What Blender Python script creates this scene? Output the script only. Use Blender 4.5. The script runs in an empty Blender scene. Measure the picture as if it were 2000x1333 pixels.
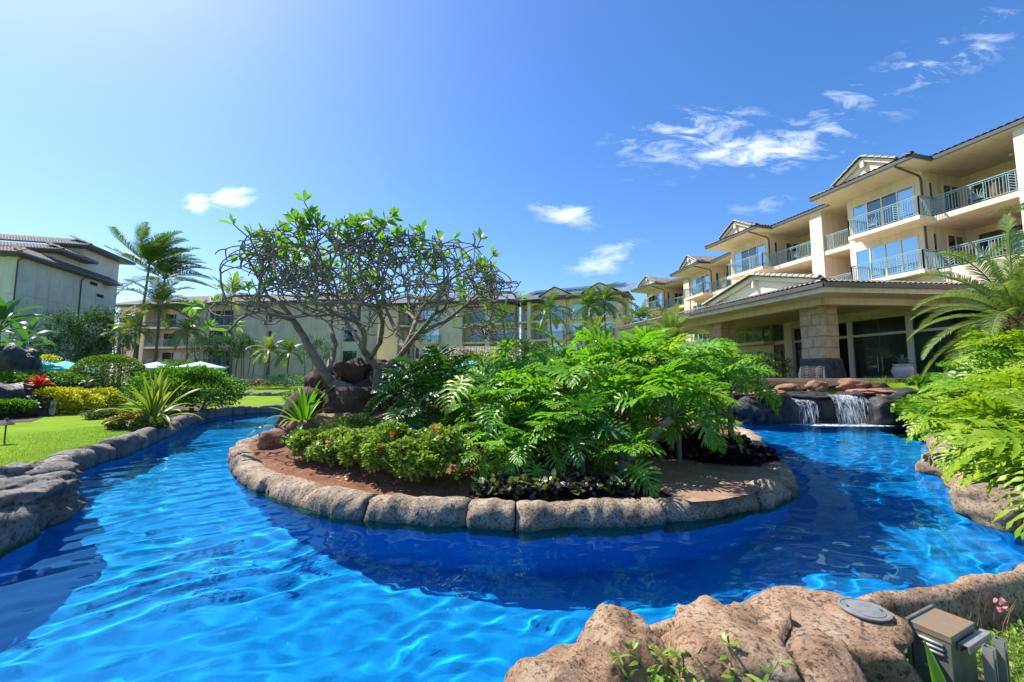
import bpy, bmesh, math, random
import numpy as np
from mathutils import Vector, Matrix, noise
R = math.radians
S = bpy.context.scene
C = S.collection
rnd = random.Random(7)
nr = np.random.RandomState(7)

# ---------------------------------------------------------------- camera, sky, sun, exposure
PITCH = R(4.93)
EYE = 1.6
FPX = 800.0
cam_d = bpy.data.cameras.new('camera'); cam = bpy.data.objects.new('camera', cam_d); C.objects.link(cam); S.camera = cam
cam_d.sensor_width = 36; cam_d.lens = 14.4; cam_d.clip_end = 3000; cam_d.clip_start = 0.05
cam.location = (0, 0, EYE); cam.rotation_euler = (R(90) + PITCH, 0, 0)
SUN_AZ, SUN_EL = R(-62), R(53)
sund = Vector((math.sin(SUN_AZ) * math.cos(SUN_EL), math.cos(SUN_AZ) * math.cos(SUN_EL), math.sin(SUN_EL)))
sl = bpy.data.lights.new('sun', 'SUN'); sl.energy = 4.6; sl.angle = R(0.53); sl.color = (1, .95, .86)
sl.cycles.is_caustics_light = True
sun = bpy.data.objects.new('sun', sl); C.objects.link(sun); sun.rotation_euler = sund.to_track_quat('Z', 'Y').to_euler()
S.view_settings.view_transform = 'Standard'; S.view_settings.look = 'None'
S.view_settings.exposure = 1.0; S.view_settings.gamma = 1.0
try: S.view_settings.use_curve_mapping = False
except Exception: pass
S.cycles.caustics_reflective = False
S.cycles.caustics_refractive = True
S.cycles.max_bounces = 10; S.cycles.transparent_max_bounces = 12; S.cycles.transmission_bounces = 6; S.cycles.glossy_bounces = 4
S.cycles.diffuse_bounces = 4
S.cycles.sample_clamp_indirect = 6; S.cycles.sample_clamp_direct = 30
S.cycles.use_denoising = True

def node(nt, typ, **kw):
    n = nt.nodes.new(typ)
    for k, v in kw.items():
        if k in n.inputs and not hasattr(n, k): n.inputs[k].default_value = v
        else:
            try: setattr(n, k, v)
            except Exception: n.inputs[k].default_value = v
    return n
def mth(nt, op, a, b=None, c=None):
    n = nt.nodes.new('ShaderNodeMath'); n.operation = op
    for i, v in enumerate((a, b, c)):
        if v is None: continue
        if isinstance(v, (int, float)): n.inputs[i].default_value = v
        else: nt.links.new(v, n.inputs[i])
    return n.outputs[0]

w = bpy.data.worlds.new('World'); S.world = w; w.use_nodes = True
nt = w.node_tree; L = nt.links.new
bg = nt.nodes['Background']
sk = nt.nodes.new('ShaderNodeTexSky'); sk.sky_type = 'NISHITA'; sk.sun_disc = False
sk.sun_elevation = SUN_EL; sk.sun_rotation = SUN_AZ; sk.air_density = 1.0; sk.dust_density = 0.7; sk.ozone_density = 3.0
hs = nt.nodes.new('ShaderNodeHueSaturation'); hs.inputs['Saturation'].default_value = 1.26; L(sk.outputs[0], hs.inputs['Color'])
tint = nt.nodes.new('ShaderNodeMix'); tint.data_type = 'RGBA'; tint.blend_type = 'MULTIPLY'; tint.inputs[0].default_value = 1
L(hs.outputs[0], tint.inputs[6]); tint.inputs[7].default_value = (.83, .84, .95, 1)
geo = nt.nodes.new('ShaderNodeTexCoord'); sep = nt.nodes.new('ShaderNodeSeparateXYZ'); L(geo.outputs['Generated'], sep.inputs[0])
ysafe = mth(nt, 'MAXIMUM', sep.outputs[1], 0.05)
cu = mth(nt, 'DIVIDE', sep.outputs[0], ysafe); cv = mth(nt, 'DIVIDE', sep.outputs[2], ysafe)
comb = nt.nodes.new('ShaderNodeCombineXYZ'); L(cu, comb.inputs[0]); L(cv, comb.inputs[1])
rot = nt.nodes.new('ShaderNodeMapping'); rot.inputs['Rotation'].default_value = (0, 0, R(-20)); rot.inputs['Scale'].default_value = (3.0, 8.5, 1)
L(comb.outputs[0], rot.inputs[0])
nz = node(nt, 'ShaderNodeTexNoise', Scale=2.4, Detail=12.0, Roughness=.68, Distortion=.5); L(rot.outputs[0], nz.inputs['Vector'])
nz2 = node(nt, 'ShaderNodeTexNoise', Scale=9.0, Detail=6.0, Roughness=.6); L(comb.outputs[0], nz2.inputs['Vector'])
def cloud(px, py, rx, ry, ang, amp):
    u0 = (px - 1000) / FPX; v0 = (735 - py) / FPX; ca, sa = math.cos(R(ang)), math.sin(R(ang))
    du = mth(nt, 'SUBTRACT', cu, u0); dv = mth(nt, 'SUBTRACT', cv, v0)
    rx *= 1.2; ry *= 1.35
    a = mth(nt, 'ADD', mth(nt, 'MULTIPLY', du, ca * FPX / rx), mth(nt, 'MULTIPLY', dv, sa * FPX / rx))
    b = mth(nt, 'ADD', mth(nt, 'MULTIPLY', du, -sa * FPX / ry), mth(nt, 'MULTIPLY', dv, ca * FPX / ry))
    r2 = mth(nt, 'ADD', mth(nt, 'MULTIPLY', a, a), mth(nt, 'MULTIPLY', b, b))
    return mth(nt, 'MULTIPLY', mth(nt, 'MAXIMUM', mth(nt, 'SUBTRACT', 1.0, r2), 0.0), amp)
m = None
for c in ((1350, 240, 170, 50, 12, .85), (1530, 268, 210, 46, 10, 1.0), (1110, 408, 75, 26, -8, .95), (1190, 433, 75, 20, 4, .6),
          (1188, 500, 85, 32, 14, .85), (365, 384, 34, 26, 0, 1.5), (425, 374, 60, 24, 8, 1.3), (1530, 382, 50, 26, 10, .42), (1690, 165, 110, 32, 26, .6),
          (1900, 70, 190, 60, 28, .62), (1450, 400, 60, 22, 0, .3), (1700, 205, 140, 50, 20, .35), (1290, 290, 120, 60, 0, .28)):
    k = cloud(*c); m = k if m is None else mth(nt, 'MAXIMUM', m, k)
fac = mth(nt, 'ADD', mth(nt, 'MULTIPLY', nz.outputs[0], 3.2), mth(nt, 'MULTIPLY', nz2.outputs[0], .5))
fac = mth(nt, 'SUBTRACT', mth(nt, 'ADD', fac, mth(nt, 'MULTIPLY', m, .55)), 2.10)
fac = mth(nt, 'MULTIPLY', fac, m)
fac = mth(nt, 'MULTIPLY', fac, 1.35)
cl = nt.nodes.new('ShaderNodeClamp'); L(fac, cl.inputs[0]); cl.inputs[2].default_value = .78
mixc = nt.nodes.new('ShaderNodeMix'); mixc.data_type = 'RGBA'; L(cl.outputs[0], mixc.inputs[0]); L(tint.outputs[2], mixc.inputs[6])
mixc.inputs[7].default_value = (5.6, 6.1, 6.8, 1)
L(mixc.outputs[2], bg.inputs[0]); bg.inputs[1].default_value = 0.12

# ---------------------------------------------------------------- helpers
CP, SP = math.cos(PITCH), math.sin(PITCH)
def ray(px, py):
    x, y = px - 1000.0, 666.5 - py
    return Vector((x, FPX * CP - y * SP, FPX * SP + y * CP))
def D(px, py, Y):
    r = ray(px, py); k = Y / r.y
    return Vector((r.x * k, Y, EYE + r.z * k))
def G(px, py, z=0.0):
    r = ray(px, py); k = (z - EYE) / r.z
    return Vector((r.x * k, r.y * k, z))

def tag(o, label=None, cat=None, group=None, kind=None):
    if label: o['label'] = label
    if cat: o['category'] = cat
    if group: o['group'] = group
    if kind: o['kind'] = kind
    return o
def empty(name, loc=(0, 0, 0), label=None, cat=None, group=None, kind=None, parent=None):
    o = bpy.data.objects.new(name, None); C.objects.link(o); o.location = loc; o.parent = parent
    o.empty_display_size = .1
    return tag(o, label, cat, group, kind)
def inst(name, mesh, parent=None, M=None, loc=None, rot=None, scale=None):
    o = bpy.data.objects.new(name, mesh); C.objects.link(o); o.parent = parent
    if M is not None: o.matrix_local = M
    if loc is not None: o.location = loc
    if rot is not None: o.rotation_euler = rot
    if scale is not None: o.scale = (scale,) * 3 if isinstance(scale, (int, float)) else scale
    return o
def np_mesh(name, V, F, mats=(), smooth=False, mi=None):
    """V (n,3); F list of (k,m) int arrays"""
    me = bpy.data.meshes.new(name)
    V = np.asarray(V, dtype=np.float32); me.vertices.add(len(V)); me.vertices.foreach_set('co', V.ravel())
    if not isinstance(F, list): F = [F]
    F = [np.asarray(f, dtype=np.int32) for f in F if len(f)]
    nl = sum(f.size for f in F); npoly = sum(len(f) for f in F)
    me.loops.add(nl); me.loops.foreach_set('vertex_index', np.concatenate([f.ravel() for f in F]))
    me.polygons.add(npoly)
    st = np.concatenate([np.full(len(f), f.shape[1], dtype=np.int32) for f in F]); starts = np.concatenate([[0], np.cumsum(st)[:-1]]).astype(np.int32)
    me.polygons.foreach_set('loop_start', starts)
    try: me.polygons.foreach_set('loop_total', st)
    except Exception: pass
    me.polygons.foreach_set('use_smooth', np.full(npoly, smooth, dtype=bool))
    for mt in (mats if isinstance(mats, (list, tuple)) else [mats]): me.materials.append(mt)
    if mi is not None: me.polygons.foreach_set('material_index', np.asarray(mi, dtype=np.int32))
    me.update(calc_edges=True); me.validate()
    return me

class MB:
    def __init__(s): s.v = []; s.f = []; s.m = []; s.cur = 0
    def add(s, vs, fs):
        b = len(s.v); s.v += [tuple(v) for v in vs]; s.f += [tuple(i + b for i in f) for f in fs]; s.m += [s.cur] * len(fs); return s
    def hexa(s, p):  # 8 points: bottom 0-3 ccw, top 4-7
        return s.add(p, [(3, 2, 1, 0), (4, 5, 6, 7), (0, 1, 5, 4), (1, 2, 6, 5), (2, 3, 7, 6), (3, 0, 4, 7)])
    def box(s, c, sz, M=None):
        x, y, z = sz[0] / 2, sz[1] / 2, sz[2] / 2
        p = [Vector(q) for q in ((-x, -y, -z), (x, -y, -z), (x, y, -z), (-x, y, -z), (-x, -y, z), (x, -y, z), (x, y, z), (-x, y, z))]
        if M is not None: p = [M @ q for q in p]
        return s.hexa([q + Vector(c) for q in p])
    def quad(s, a, b, c, d): return s.add([a, b, c, d], [(0, 1, 2, 3)])
    def prism(s, poly, z0, z1):
        n = len(poly); vs = [(p[0], p[1], z0) for p in poly] + [(p[0], p[1], z1) for p in poly]
        fs = [tuple(range(n - 1, -1, -1)), tuple(range(n, 2 * n))] + [(i, (i + 1) % n, n + (i + 1) % n, n + i) for i in range(n)]
        return s.add(vs, fs)
    def bar(s, a, b, wd, ht=None, up=(0, 0, 1)):
        a, b = Vector(a), Vector(b); ht = ht or wd; d = (b - a).normalized(); u = Vector(up)
        if abs(d.dot(u)) > .98: u = Vector((1, 0, 0))
        sx = d.cross(u).normalized() * wd / 2; sz = sx.cross(d).normalized() * ht / 2
        return s.hexa([a - sx - sz, a + sx - sz, b + sx - sz, b - sx - sz, a - sx + sz, a + sx + sz, b + sx + sz, b - sx + sz])
    def tube(s, pts, rad, n=8, cap=True):
        pts = [Vector(p) for p in pts]; m = len(pts)
        if isinstance(rad, (int, float)): rad = [rad] * m
        vs = []; u = None
        for i in range(m):
            d = (pts[min(i + 1, m - 1)] - pts[max(i - 1, 0)]).normalized()
            if u is None:
                u = d.orthogonal().normalized()
            else:
                u = (u - d * u.dot(d)); u = u.normalized() if u.length > 1e-6 else d.orthogonal().normalized()
            v = d.cross(u)
            for k in range(n):
                a = 2 * math.pi * k / n; vs.append(pts[i] + (u * math.cos(a) + v * math.sin(a)) * rad[i])
        fs = [(i * n + k, i * n + (k + 1) % n, (i + 1) * n + (k + 1) % n, (i + 1) * n + k) for i in range(m - 1) for k in range(n)]
        if cap: fs += [tuple(range(n - 1, -1, -1)), tuple((m - 1) * n + k for k in range(n))]
        return s.add(vs, fs)
    def lathe(s, prof, c=(0, 0, 0), n=20):
        vs = [(c[0] + r * math.cos(2 * math.pi * k / n), c[1] + r * math.sin(2 * math.pi * k / n), c[2] + z) for r, z in prof for k in range(n)]
        fs = [(i * n + k, i * n + (k + 1) % n, (i + 1) * n + (k + 1) % n, (i + 1) * n + k) for i in range(len(prof) - 1) for k in range(n)]
        fs += [tuple(range(n - 1, -1, -1)), tuple((len(prof) - 1) * n + k for k in range(n))]
        return s.add(vs, fs)
    def mesh(s, name, mats, smooth=False):
        me = bpy.data.meshes.new(name); me.from_pydata([tuple(v) for v in s.v], [], s.f)
        for mt in (mats if isinstance(mats, (list, tuple)) else [mats]): me.materials.append(mt)
        if smooth: me.polygons.foreach_set('use_smooth', [True] * len(me.polygons))
        if any(s.m): me.polygons.foreach_set('material_index', s.m)
        me.update(); return me
    def build(s, name, mats, parent=None, smooth=False, label=None, cat=None, group=None, kind=None, bevel=0, loc=None):
        o = inst(name, s.mesh(name, mats, smooth), parent)
        if loc is not None: o.location = loc
        if bevel:
            b = o.modifiers.new('bevel', 'BEVEL'); b.width = bevel; b.segments = 2; b.limit_method = 'ANGLE'
        return tag(o, label, cat, group, kind)

# ---------------------------------------------------------------- materials
def new_mat(name):
    mt = bpy.data.materials.new(name); mt.use_nodes = True; nt = mt.node_tree
    return mt, nt, nt.nodes['Principled BSDF'], nt.nodes['Material Output']
def ramp(nt, src, stops):
    r = nt.nodes.new('ShaderNodeValToRGB'); e = r.color_ramp.elements
    while len(e) < len(stops): e.new(.5)
    for q, (p, c) in zip(e, stops): q.position = p; q.color = (*c, 1) if len(c) == 3 else c
    nt.links.new(src, r.inputs[0]); return r.outputs[0]
def mixrgb(nt, f, a, b, mode='MIX'):
    n = nt.nodes.new('ShaderNodeMix'); n.data_type = 'RGBA'; n.blend_type = mode
    for i, v in ((0, f), (6, a), (7, b)):
        if isinstance(v, (int, float)): n.inputs[i].default_value = v
        elif isinstance(v, tuple): n.inputs[i].default_value = (*v, 1)
        else: nt.links.new(v, n.inputs[i])
    return n.outputs[2]
def obj_coord(nt): return nt.nodes.new('ShaderNodeTexCoord').outputs['Object']
def pos(nt): return nt.nodes.new('ShaderNodeNewGeometry').outputs['Position']
def noise_t(nt, vec, sc, det=6, rough=.6, dist=0.0):
    n = node(nt, 'ShaderNodeTexNoise', Scale=float(sc), Detail=float(det), Roughness=float(rough), Distortion=float(dist)); nt.links.new(vec, n.inputs['Vector']); return n.outputs[0]
def bump(nt, h, strength, dist, prev=None):
    b = nt.nodes.new('ShaderNodeBump'); b.inputs['Strength'].default_value = strength; b.inputs['Distance'].default_value = dist
    nt.links.new(h, b.inputs['Height'])
    if prev: nt.links.new(prev, b.inputs['Normal'])
    return b.outputs[0]
def plain(name, col, rough=.6, metal=0, sc=3.0, amt=.25, bsc=60, bst=.15, bd=.005, spec=.5):
    mt, nt, p, o = new_mat(name); v = pos(nt)
    f = noise_t(nt, v, sc, 5); dk = tuple(c * (1 - amt) for c in col); lt = tuple(min(1, c * (1 + amt * .6)) for c in col)
    nt.links.new(ramp(nt, f, [(.3, dk), (.7, lt)]), p.inputs['Base Color'])
    p.inputs['Roughness'].default_value = rough; p.inputs['Metallic'].default_value = metal; p.inputs['Specular IOR Level'].default_value = spec
    if bst: nt.links.new(bump(nt, noise_t(nt, v, bsc, 4), bst, bd), p.inputs['Normal'])
    return mt
def weathered(mt):
    """faint rain streaks and blotches that stay with the wall"""
    nt = mt.node_tree; p = nt.nodes['Principled BSDF']; src = p.inputs['Base Color'].links[0].from_socket; v = pos(nt)
    mp = nt.nodes.new('ShaderNodeMapping'); mp.inputs['Scale'].default_value = (2.6, 2.6, .22); nt.links.new(v, mp.inputs[0])
    st = ramp(nt, noise_t(nt, mp.outputs[0], 1.5, 7, .7), [(.36, (.80, .78, .74)), (.52, (1, 1, 1))]); bl = ramp(nt, noise_t(nt, v, .35, 5, .6), [(.35, (.90, .89, .88)), (.6, (1, 1, 1))])
    nt.links.new(mixrgb(nt, 1, mixrgb(nt, .7, src, st, 'MULTIPLY'), bl, 'MULTIPLY'), p.inputs['Base Color'])
def rock_mat(name, c1, c2, c3, pit=.6, sc=1.0, bd=.03, wet=False):
    mt, nt, p, o = new_mat(name); v = pos(nt)
    f = noise_t(nt, v, 2.2 * sc, 8, .65); col = ramp(nt, f, [(.3, c1), (.5, c2), (.72, c3)])
    fine = noise_t(nt, v, 38 * sc, 6, .7); col = mixrgb(nt, .55, col, ramp(nt, fine, [(.25, (.25, .22, .2)), (.5, (.75, .75, .75)), (.8, (1, 1, 1))]), 'MULTIPLY')
    pits = noise_t(nt, v, 17 * sc, 5, .75); pf = ramp(nt, pits, [(.36, (0, 0, 0)), (.46, (1, 1, 1))])
    col = mixrgb(nt, pit, col, pf, 'MULTIPLY')
    big = noise_t(nt, v, .9 * sc, 4, .6); col = mixrgb(nt, .5, col, ramp(nt, big, [(.35, (.62, .60, .60)), (.5, (1, .96, .92)), (.66, (1.15, 1.0, .85))]), 'MULTIPLY')
    if wet:   # scale line and algae where the stone meets the water
        sp = nt.nodes.new('ShaderNodeSeparateXYZ'); nt.links.new(v, sp.inputs[0]); zz = mth(nt, 'ADD', sp.outputs[2], mth(nt, 'MULTIPLY', noise_t(nt, v, 7, 5, .7), .09))
        alg = ramp(nt, zz, [(0.0, (0, 0, 0)), (1.0, (1, 1, 1))]); mr = nt.nodes.new('ShaderNodeMapRange'); nt.links.new(zz, mr.inputs[0]); mr.inputs[1].default_value = -.235; mr.inputs[2].default_value = -.185; mr.inputs[3].default_value = 1; mr.inputs[4].default_value = 0
        col = mixrgb(nt, mth(nt, 'MULTIPLY', mr.outputs[0], .75), col, (.10, .115, .075))
        sp2 = noise_t(nt, v, 30, 5, .8); m3 = nt.nodes.new('ShaderNodeMapRange'); nt.links.new(zz, m3.inputs[0]); m3.inputs[1].default_value = -.20; m3.inputs[2].default_value = -.06; m3.inputs[3].default_value = .9; m3.inputs[4].default_value = 0
        col = mixrgb(nt, mth(nt, 'MULTIPLY', m3.outputs[0], ramp(nt, sp2, [(.55, (0, 0, 0)), (.6, (1, 1, 1))])), col, (.03, .035, .03))
    nt.links.new(col, p.inputs['Base Color']); p.inputs['Roughness'].default_value = .9; p.inputs['Specular IOR Level'].default_value = .25
    b = bump(nt, noise_t(nt, v, 6 * sc, 8, .7), .9, bd * 1.5); b = bump(nt, pf, .9, bd * .45, b); b = bump(nt, fine, 1.0, bd * .4, b)
    nt.links.new(b, p.inputs['Normal']); return mt
def leaf_mat(name, c1, c2, trans=.35, rough=.42, tcol=None, spec=.45):
    mt, nt, p, o = new_mat(name); g = nt.nodes.new('ShaderNodeNewGeometry'); oi = nt.nodes.new('ShaderNodeObjectInfo')
    f = mth(nt, 'FRACT', mth(nt, 'ADD', g.outputs['Random Per Island'], oi.outputs['Random']))
    f2 = noise_t(nt, g.outputs['Position'], 1.6, 3)
    f = mth(nt, 'ADD', mth(nt, 'MULTIPLY', f, .6), mth(nt, 'MULTIPLY', f2, .5))
    col = ramp(nt, f, [(.15, c1), (.8, c2)])
    nt.links.new(col, p.inputs['Base Color']); p.inputs['Roughness'].default_value = rough; p.inputs['Specular IOR Level'].default_value = spec
    t = nt.nodes.new('ShaderNodeBsdfTranslucent')
    tc = mixrgb(nt, 1.0, col, tcol or (1.25, 1.35, .5), 'MULTIPLY'); nt.links.new(tc, t.inputs[0])
    mx = nt.nodes.new('ShaderNodeMixShader'); mx.inputs[0].default_value = trans
    nt.links.new(p.outputs[0], mx.inputs[1]); nt.links.new(t.outputs[0], mx.inputs[2]); nt.links.new(mx.outputs[0], o.inputs[0]); return mt

M = {}
M['stucco'] = plain('cream_stucco', (.84, .69, .54), .85, sc=.7, amt=.08, bsc=90, bst=.2)
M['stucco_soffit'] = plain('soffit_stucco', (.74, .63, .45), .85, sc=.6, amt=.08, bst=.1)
M['stucco_grey'] = plain('pale_panel_stucco', (.76, .72, .64), .85, sc=.5, amt=.10, bst=.15)
M['stucco_tan'] = plain('tan_stucco', (.80, .67, .52), .85, sc=.6, amt=.1, bst=.15)
for k_ in ('stucco', 'stucco_soffit', 'stucco_grey', 'stucco_tan'): weathered(M[k_])
M['trim'] = plain('cream_trim', (.78, .70, .55), .7, sc=1, amt=.06, bst=.05)
M['fascia'] = plain('bronze_gutter', (.085, .08, .08), .45, sc=2, amt=.2, bst=0)
M['pipe'] = plain('brown_pipe', (.10, .065, .05), .45, sc=3, amt=.2, bst=0)
M['teal'] = plain('teal_metal', (.23, .37, .38), .4, sc=3, amt=.15, bst=0)
M['umbrella'] = plain('turquoise_canvas', (.06, .52, .55), .8, sc=1, amt=.1, bst=0)
M['umbrella_pale'] = plain('pale_canvas', (.42, .72, .72), .8, sc=1, amt=.1, bst=0)
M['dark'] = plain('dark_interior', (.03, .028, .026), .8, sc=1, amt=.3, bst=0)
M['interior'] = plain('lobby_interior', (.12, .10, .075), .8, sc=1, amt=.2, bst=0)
M['steel'] = plain('weathered_steel', (.22, .235, .20), .5, metal=.55, sc=9, amt=.3, bsc=160, bst=.15, bd=.002)
M['galv'] = plain('galvanised_steel', (.42, .42, .39), .45, metal=.6, sc=14, amt=.2, bsc=120, bst=.1, bd=.002)
M['wood'] = plain('wood', (.16, .09, .05), .7, sc=8, amt=.3)
M['white'] = plain('white_paint', (.72, .70, .66), .6, sc=6, amt=.1, bst=0)
M['pot'] = plain('pale_clay', (.55, .48, .44), .8, sc=5, amt=.15)
M['cover'] = plain('grey_cover', (.17, .18, .175), .6, sc=18, amt=.35, bsc=70, bst=.3, bd=.003)
M['solar'] = plain('solar_panel', (.02, .03, .07), .2, sc=2, amt=.2, bst=0)
# rusty top of the box
mt, nt_, p, o = new_mat('rust_streaked_steel'); v = pos(nt_)
f = noise_t(nt_, v, 7, 8, .7, .5); nt_.links.new(ramp(nt_, f, [(.42, (.22, .22, .18)), (.56, (.34, .20, .10)), (.7, (.42, .26, .14))]), p.inputs['Base Color'])
p.inputs['Metallic'].default_value = .4; p.inputs['Roughness'].default_value = .5; M['rust'] = mt
# roof tiles
def tile_mat(name, c1, c2, c3):
    mt, nt, p, o = new_mat(name); v = pos(nt)
    col = ramp(nt, noise_t(nt, v, 5, 6, .7), [(.3, c1), (.5, c2), (.7, c3)])
    g = nt.nodes.new('ShaderNodeNewGeometry')
    isl = ramp(nt, g.outputs['Random Per Island'], [(0, (.75, .72, .7)), (1, (1.0, 1, .98))])
    nt.links.new(mixrgb(nt, 1, col, isl, 'MULTIPLY'), p.inputs['Base Color']); p.inputs['Roughness'].default_value = .85
    nt.links.new(bump(nt, noise_t(nt, v, 40, 4), .3, .01), p.inputs['Normal']); return mt
M['tile'] = tile_mat('roof_tile', (.17, .14, .12), (.30, .25, .21), (.42, .36, .29))
M['tile_green'] = tile_mat('mossy_roof_tile', (.26, .25, .20), (.36, .35, .28), (.46, .43, .34))
# window glass: dark glass that mirrors the sky
def glass_pane(name, col, refl, rough=.02, see=0.0):
    mt, nt, p, o = new_mat(name)
    p.inputs['Base Color'].default_value = (*col, 1); p.inputs['Roughness'].default_value = rough
    p.inputs['Specular IOR Level'].default_value = .5; p.inputs['IOR'].default_value = 1.5
    gl = nt.nodes.new('ShaderNodeBsdfGlossy'); gl.inputs[0].default_value = (.75, .95, 1, 1); gl.inputs['Roughness'].default_value = rough
    n = noise_t(nt, pos(nt), .9, 2); b = bump(nt, n, .25, .05); nt.links.new(b, gl.inputs['Normal'])
    mx = nt.nodes.new('ShaderNodeMixShader'); mx.inputs[0].default_value = refl; nt.links.new(p.outputs[0], mx.inputs[1]); nt.links.new(gl.outputs[0], mx.inputs[2])
    out = mx.outputs[0]
    if see:
        tr = nt.nodes.new('ShaderNodeBsdfTransparent'); tr.inputs[0].default_value = (.6, .68, .66, 1); m2 = nt.nodes.new('ShaderNodeMixShader'); m2.inputs[0].default_value = see
        nt.links.new(out, m2.inputs[1]); nt.links.new(tr.outputs[0], m2.inputs[2]); out = m2.outputs[0]
    nt.links.new(out, o.inputs[0]); return mt
M['pane'] = glass_pane('teal_window_glass', (.01, .10, .13), .42)
M['pane_dark'] = glass_pane('dark_window_glass', (.008, .02, .025), .13)
M['lobby_glass'] = glass_pane('lobby_glass', (.01, .015, .015), .10, see=.72)
# rocks
M['kerb'] = rock_mat('kerb_stone', (.22, .17, .12), (.42, .33, .24), (.58, .47, .35), pit=.6, sc=1.5, bd=.025, wet=True)
M['kerb_grey'] = rock_mat('grey_kerb_stone', (.15, .14, .13), (.26, .25, .23), (.36, .34, .31), pit=.5, sc=1.1, bd=.03, wet=True)
M['boulder'] = rock_mat('tan_boulder', (.26, .155, .095), (.50, .33, .21), (.62, .50, .37), pit=.7, sc=1.7, bd=.03)
M['lava'] = rock_mat('lava_rock', (.055, .04, .034), (.12, .075, .055), (.22, .12, .08), pit=.4, sc=1.2, bd=.03)
M['redrock'] = rock_mat('red_rock', (.22, .11, .07), (.36, .19, .12), (.45, .28, .19), pit=.4, sc=1.5, bd=.02)
M['wetrock'] = rock_mat('wet_rock', (.03, .033, .036), (.07, .075, .08), (.14, .12, .11), pit=.4, sc=1.2, bd=.03)
M['wetrock'].node_tree.nodes['Principled BSDF'].inputs['Roughness'].default_value = .4
M['block'] = rock_mat('sandstone_block', (.46, .35, .21), (.62, .49, .31), (.72, .60, .42), pit=.25, sc=1.4, bd=.01)
M['carved'] = rock_mat('carved_basalt', (.07, .075, .08), (.12, .125, .135), (.18, .18, .19), pit=.2, sc=2, bd=.01)
M['soil'] = rock_mat('red_soil', (.16, .065, .035), (.27, .115, .06), (.34, .17, .095), pit=.4, sc=2.5, bd=.02)
M['patio'] = rock_mat('stamped_concrete', (.24, .145, .095), (.34, .215, .145), (.38, .28, .20), pit=.2, sc=1.0, bd=.006)
M['terrace'] = plain('terrace_paving', (.52, .43, .31), .8, sc=1, amt=.15)
# lawn
mt, nt_, p, o = new_mat('lawn'); v = pos(nt_)
f = noise_t(nt_, v, .8, 5); f2 = noise_t(nt_, v, 55, 5, .8)
col = ramp(nt_, f, [(.3, (.15, .27, .012)), (.7, (.22, .35, .020))]); col = mixrgb(nt_, .7, col, ramp(nt_, f2, [(.3, (.45, .5, .4)), (.65, (1, 1, 1))]), 'MULTIPLY')
col = mixrgb(nt_, 1, col, ramp(nt_, noise_t(nt_, v, .33, 6, .65, .4), [(.34, (1.25, .93, .9)), (.48, (1, 1, 1)), (.66, (.78, .86, .9))]), 'MULTIPLY')
nt_.links.new(col, p.inputs['Base Color']); p.inputs['Roughness'].default_value = .9; p.inputs['Specular IOR Level'].default_value = .05
nt_.links.new(bump(nt_, f2, .6, .02), p.inputs['Normal']); M['lawn'] = mt
M['bed'] = plain('planting_bed_soil', (.06, .04, .022), .95, sc=3, amt=.4, bsc=25, bst=.8, bd=.03)
# pool floor and water
mt, nt_, p, o = new_mat('pool_plaster'); v = pos(nt_)
nt_.links.new(ramp(nt_, noise_t(nt_, v, .5, 4), [(.3, (.003, .215, .58)), (.7, (.005, .27, .70))]), p.inputs['Base Color']); p.inputs['Roughness'].default_value = .7; M['pool'] = mt
mt, nt_, p, o = new_mat('pool_water'); nt_.nodes.remove(p)
g = nt_.nodes.new('ShaderNodeBsdfGlass'); g.inputs['IOR'].default_value = 1.33; g.inputs['Roughness'].default_value = 0; g.inputs['Color'].default_value = (.38, .95, 1, 1)
nt_.links.new(g.outputs[0], o.inputs[0]); M['water'] = mt
# leaves
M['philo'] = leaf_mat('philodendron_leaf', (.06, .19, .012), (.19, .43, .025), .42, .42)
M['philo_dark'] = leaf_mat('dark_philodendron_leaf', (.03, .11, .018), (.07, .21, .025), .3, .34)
M['philo_yel'] = leaf_mat('lime_philodendron_leaf', (.12, .27, .015), (.32, .43, .03), .40, .40)
M['stalk'] = plain('leaf_stalk', (.11, .20, .05), .5, sc=4, amt=.2, bst=0)
M['hedge'] = leaf_mat('clipped_leaf', (.06, .14, .015), (.16, .28, .03), .3)
M['bush'] = leaf_mat('glossy_bush_leaf', (.045, .13, .012), (.13, .28, .02), .35, .45, spec=.3)
M['boug'] = leaf_mat('bougainvillea_leaf', (.09, .18, .02), (.30, .40, .06), .35)
M['yellow'] = leaf_mat('yellow_croton_leaf', (.12, .20, .008), (.62, .55, .02), .38)
M['olive'] = leaf_mat('olive_leaf', (.07, .10, .03), (.16, .20, .06), .3)
M['darktree'] = leaf_mat('dark_tree_leaf', (.025, .075, .025), (.06, .14, .045), .3, .6, spec=.15)
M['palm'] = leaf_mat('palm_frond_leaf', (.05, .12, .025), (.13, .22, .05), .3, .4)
M['palm_light'] = leaf_mat('pale_palm_leaf', (.10, .17, .04), (.24, .30, .09), .38, .4)  # paler, yellower green than the other palm leaf
M['plum'] = leaf_mat('plumeria_leaf', (.08, .22, .03), (.19, .38, .06), .4, .4)
M['paddle'] = leaf_mat('paddle_leaf', (.035, .13, .03), (.07, .20, .05), .35, .35)
M['ti'] = leaf_mat('crinum_leaf', (.07, .22, .012), (.15, .36, .02), .4, .35)
M['striped'] = leaf_mat('bronze_crinum_leaf', (.10, .20, .02), (.32, .34, .05), .4, .35)
M['black'] = leaf_mat('black_leaf', (.012, .006, .010), (.035, .018, .028), .08, .28, tcol=(1, .5, .6), spec=.6)
M['red'] = leaf_mat('red_cordyline_leaf', (.30, .02, .03), (.65, .06, .06), .35, tcol=(1.2, .6, .5))
M['flower_red'] = leaf_mat('red_flower', (.62, .03, .03), (.75, .20, .05), .3, tcol=(1.2, .7, .5))
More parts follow.
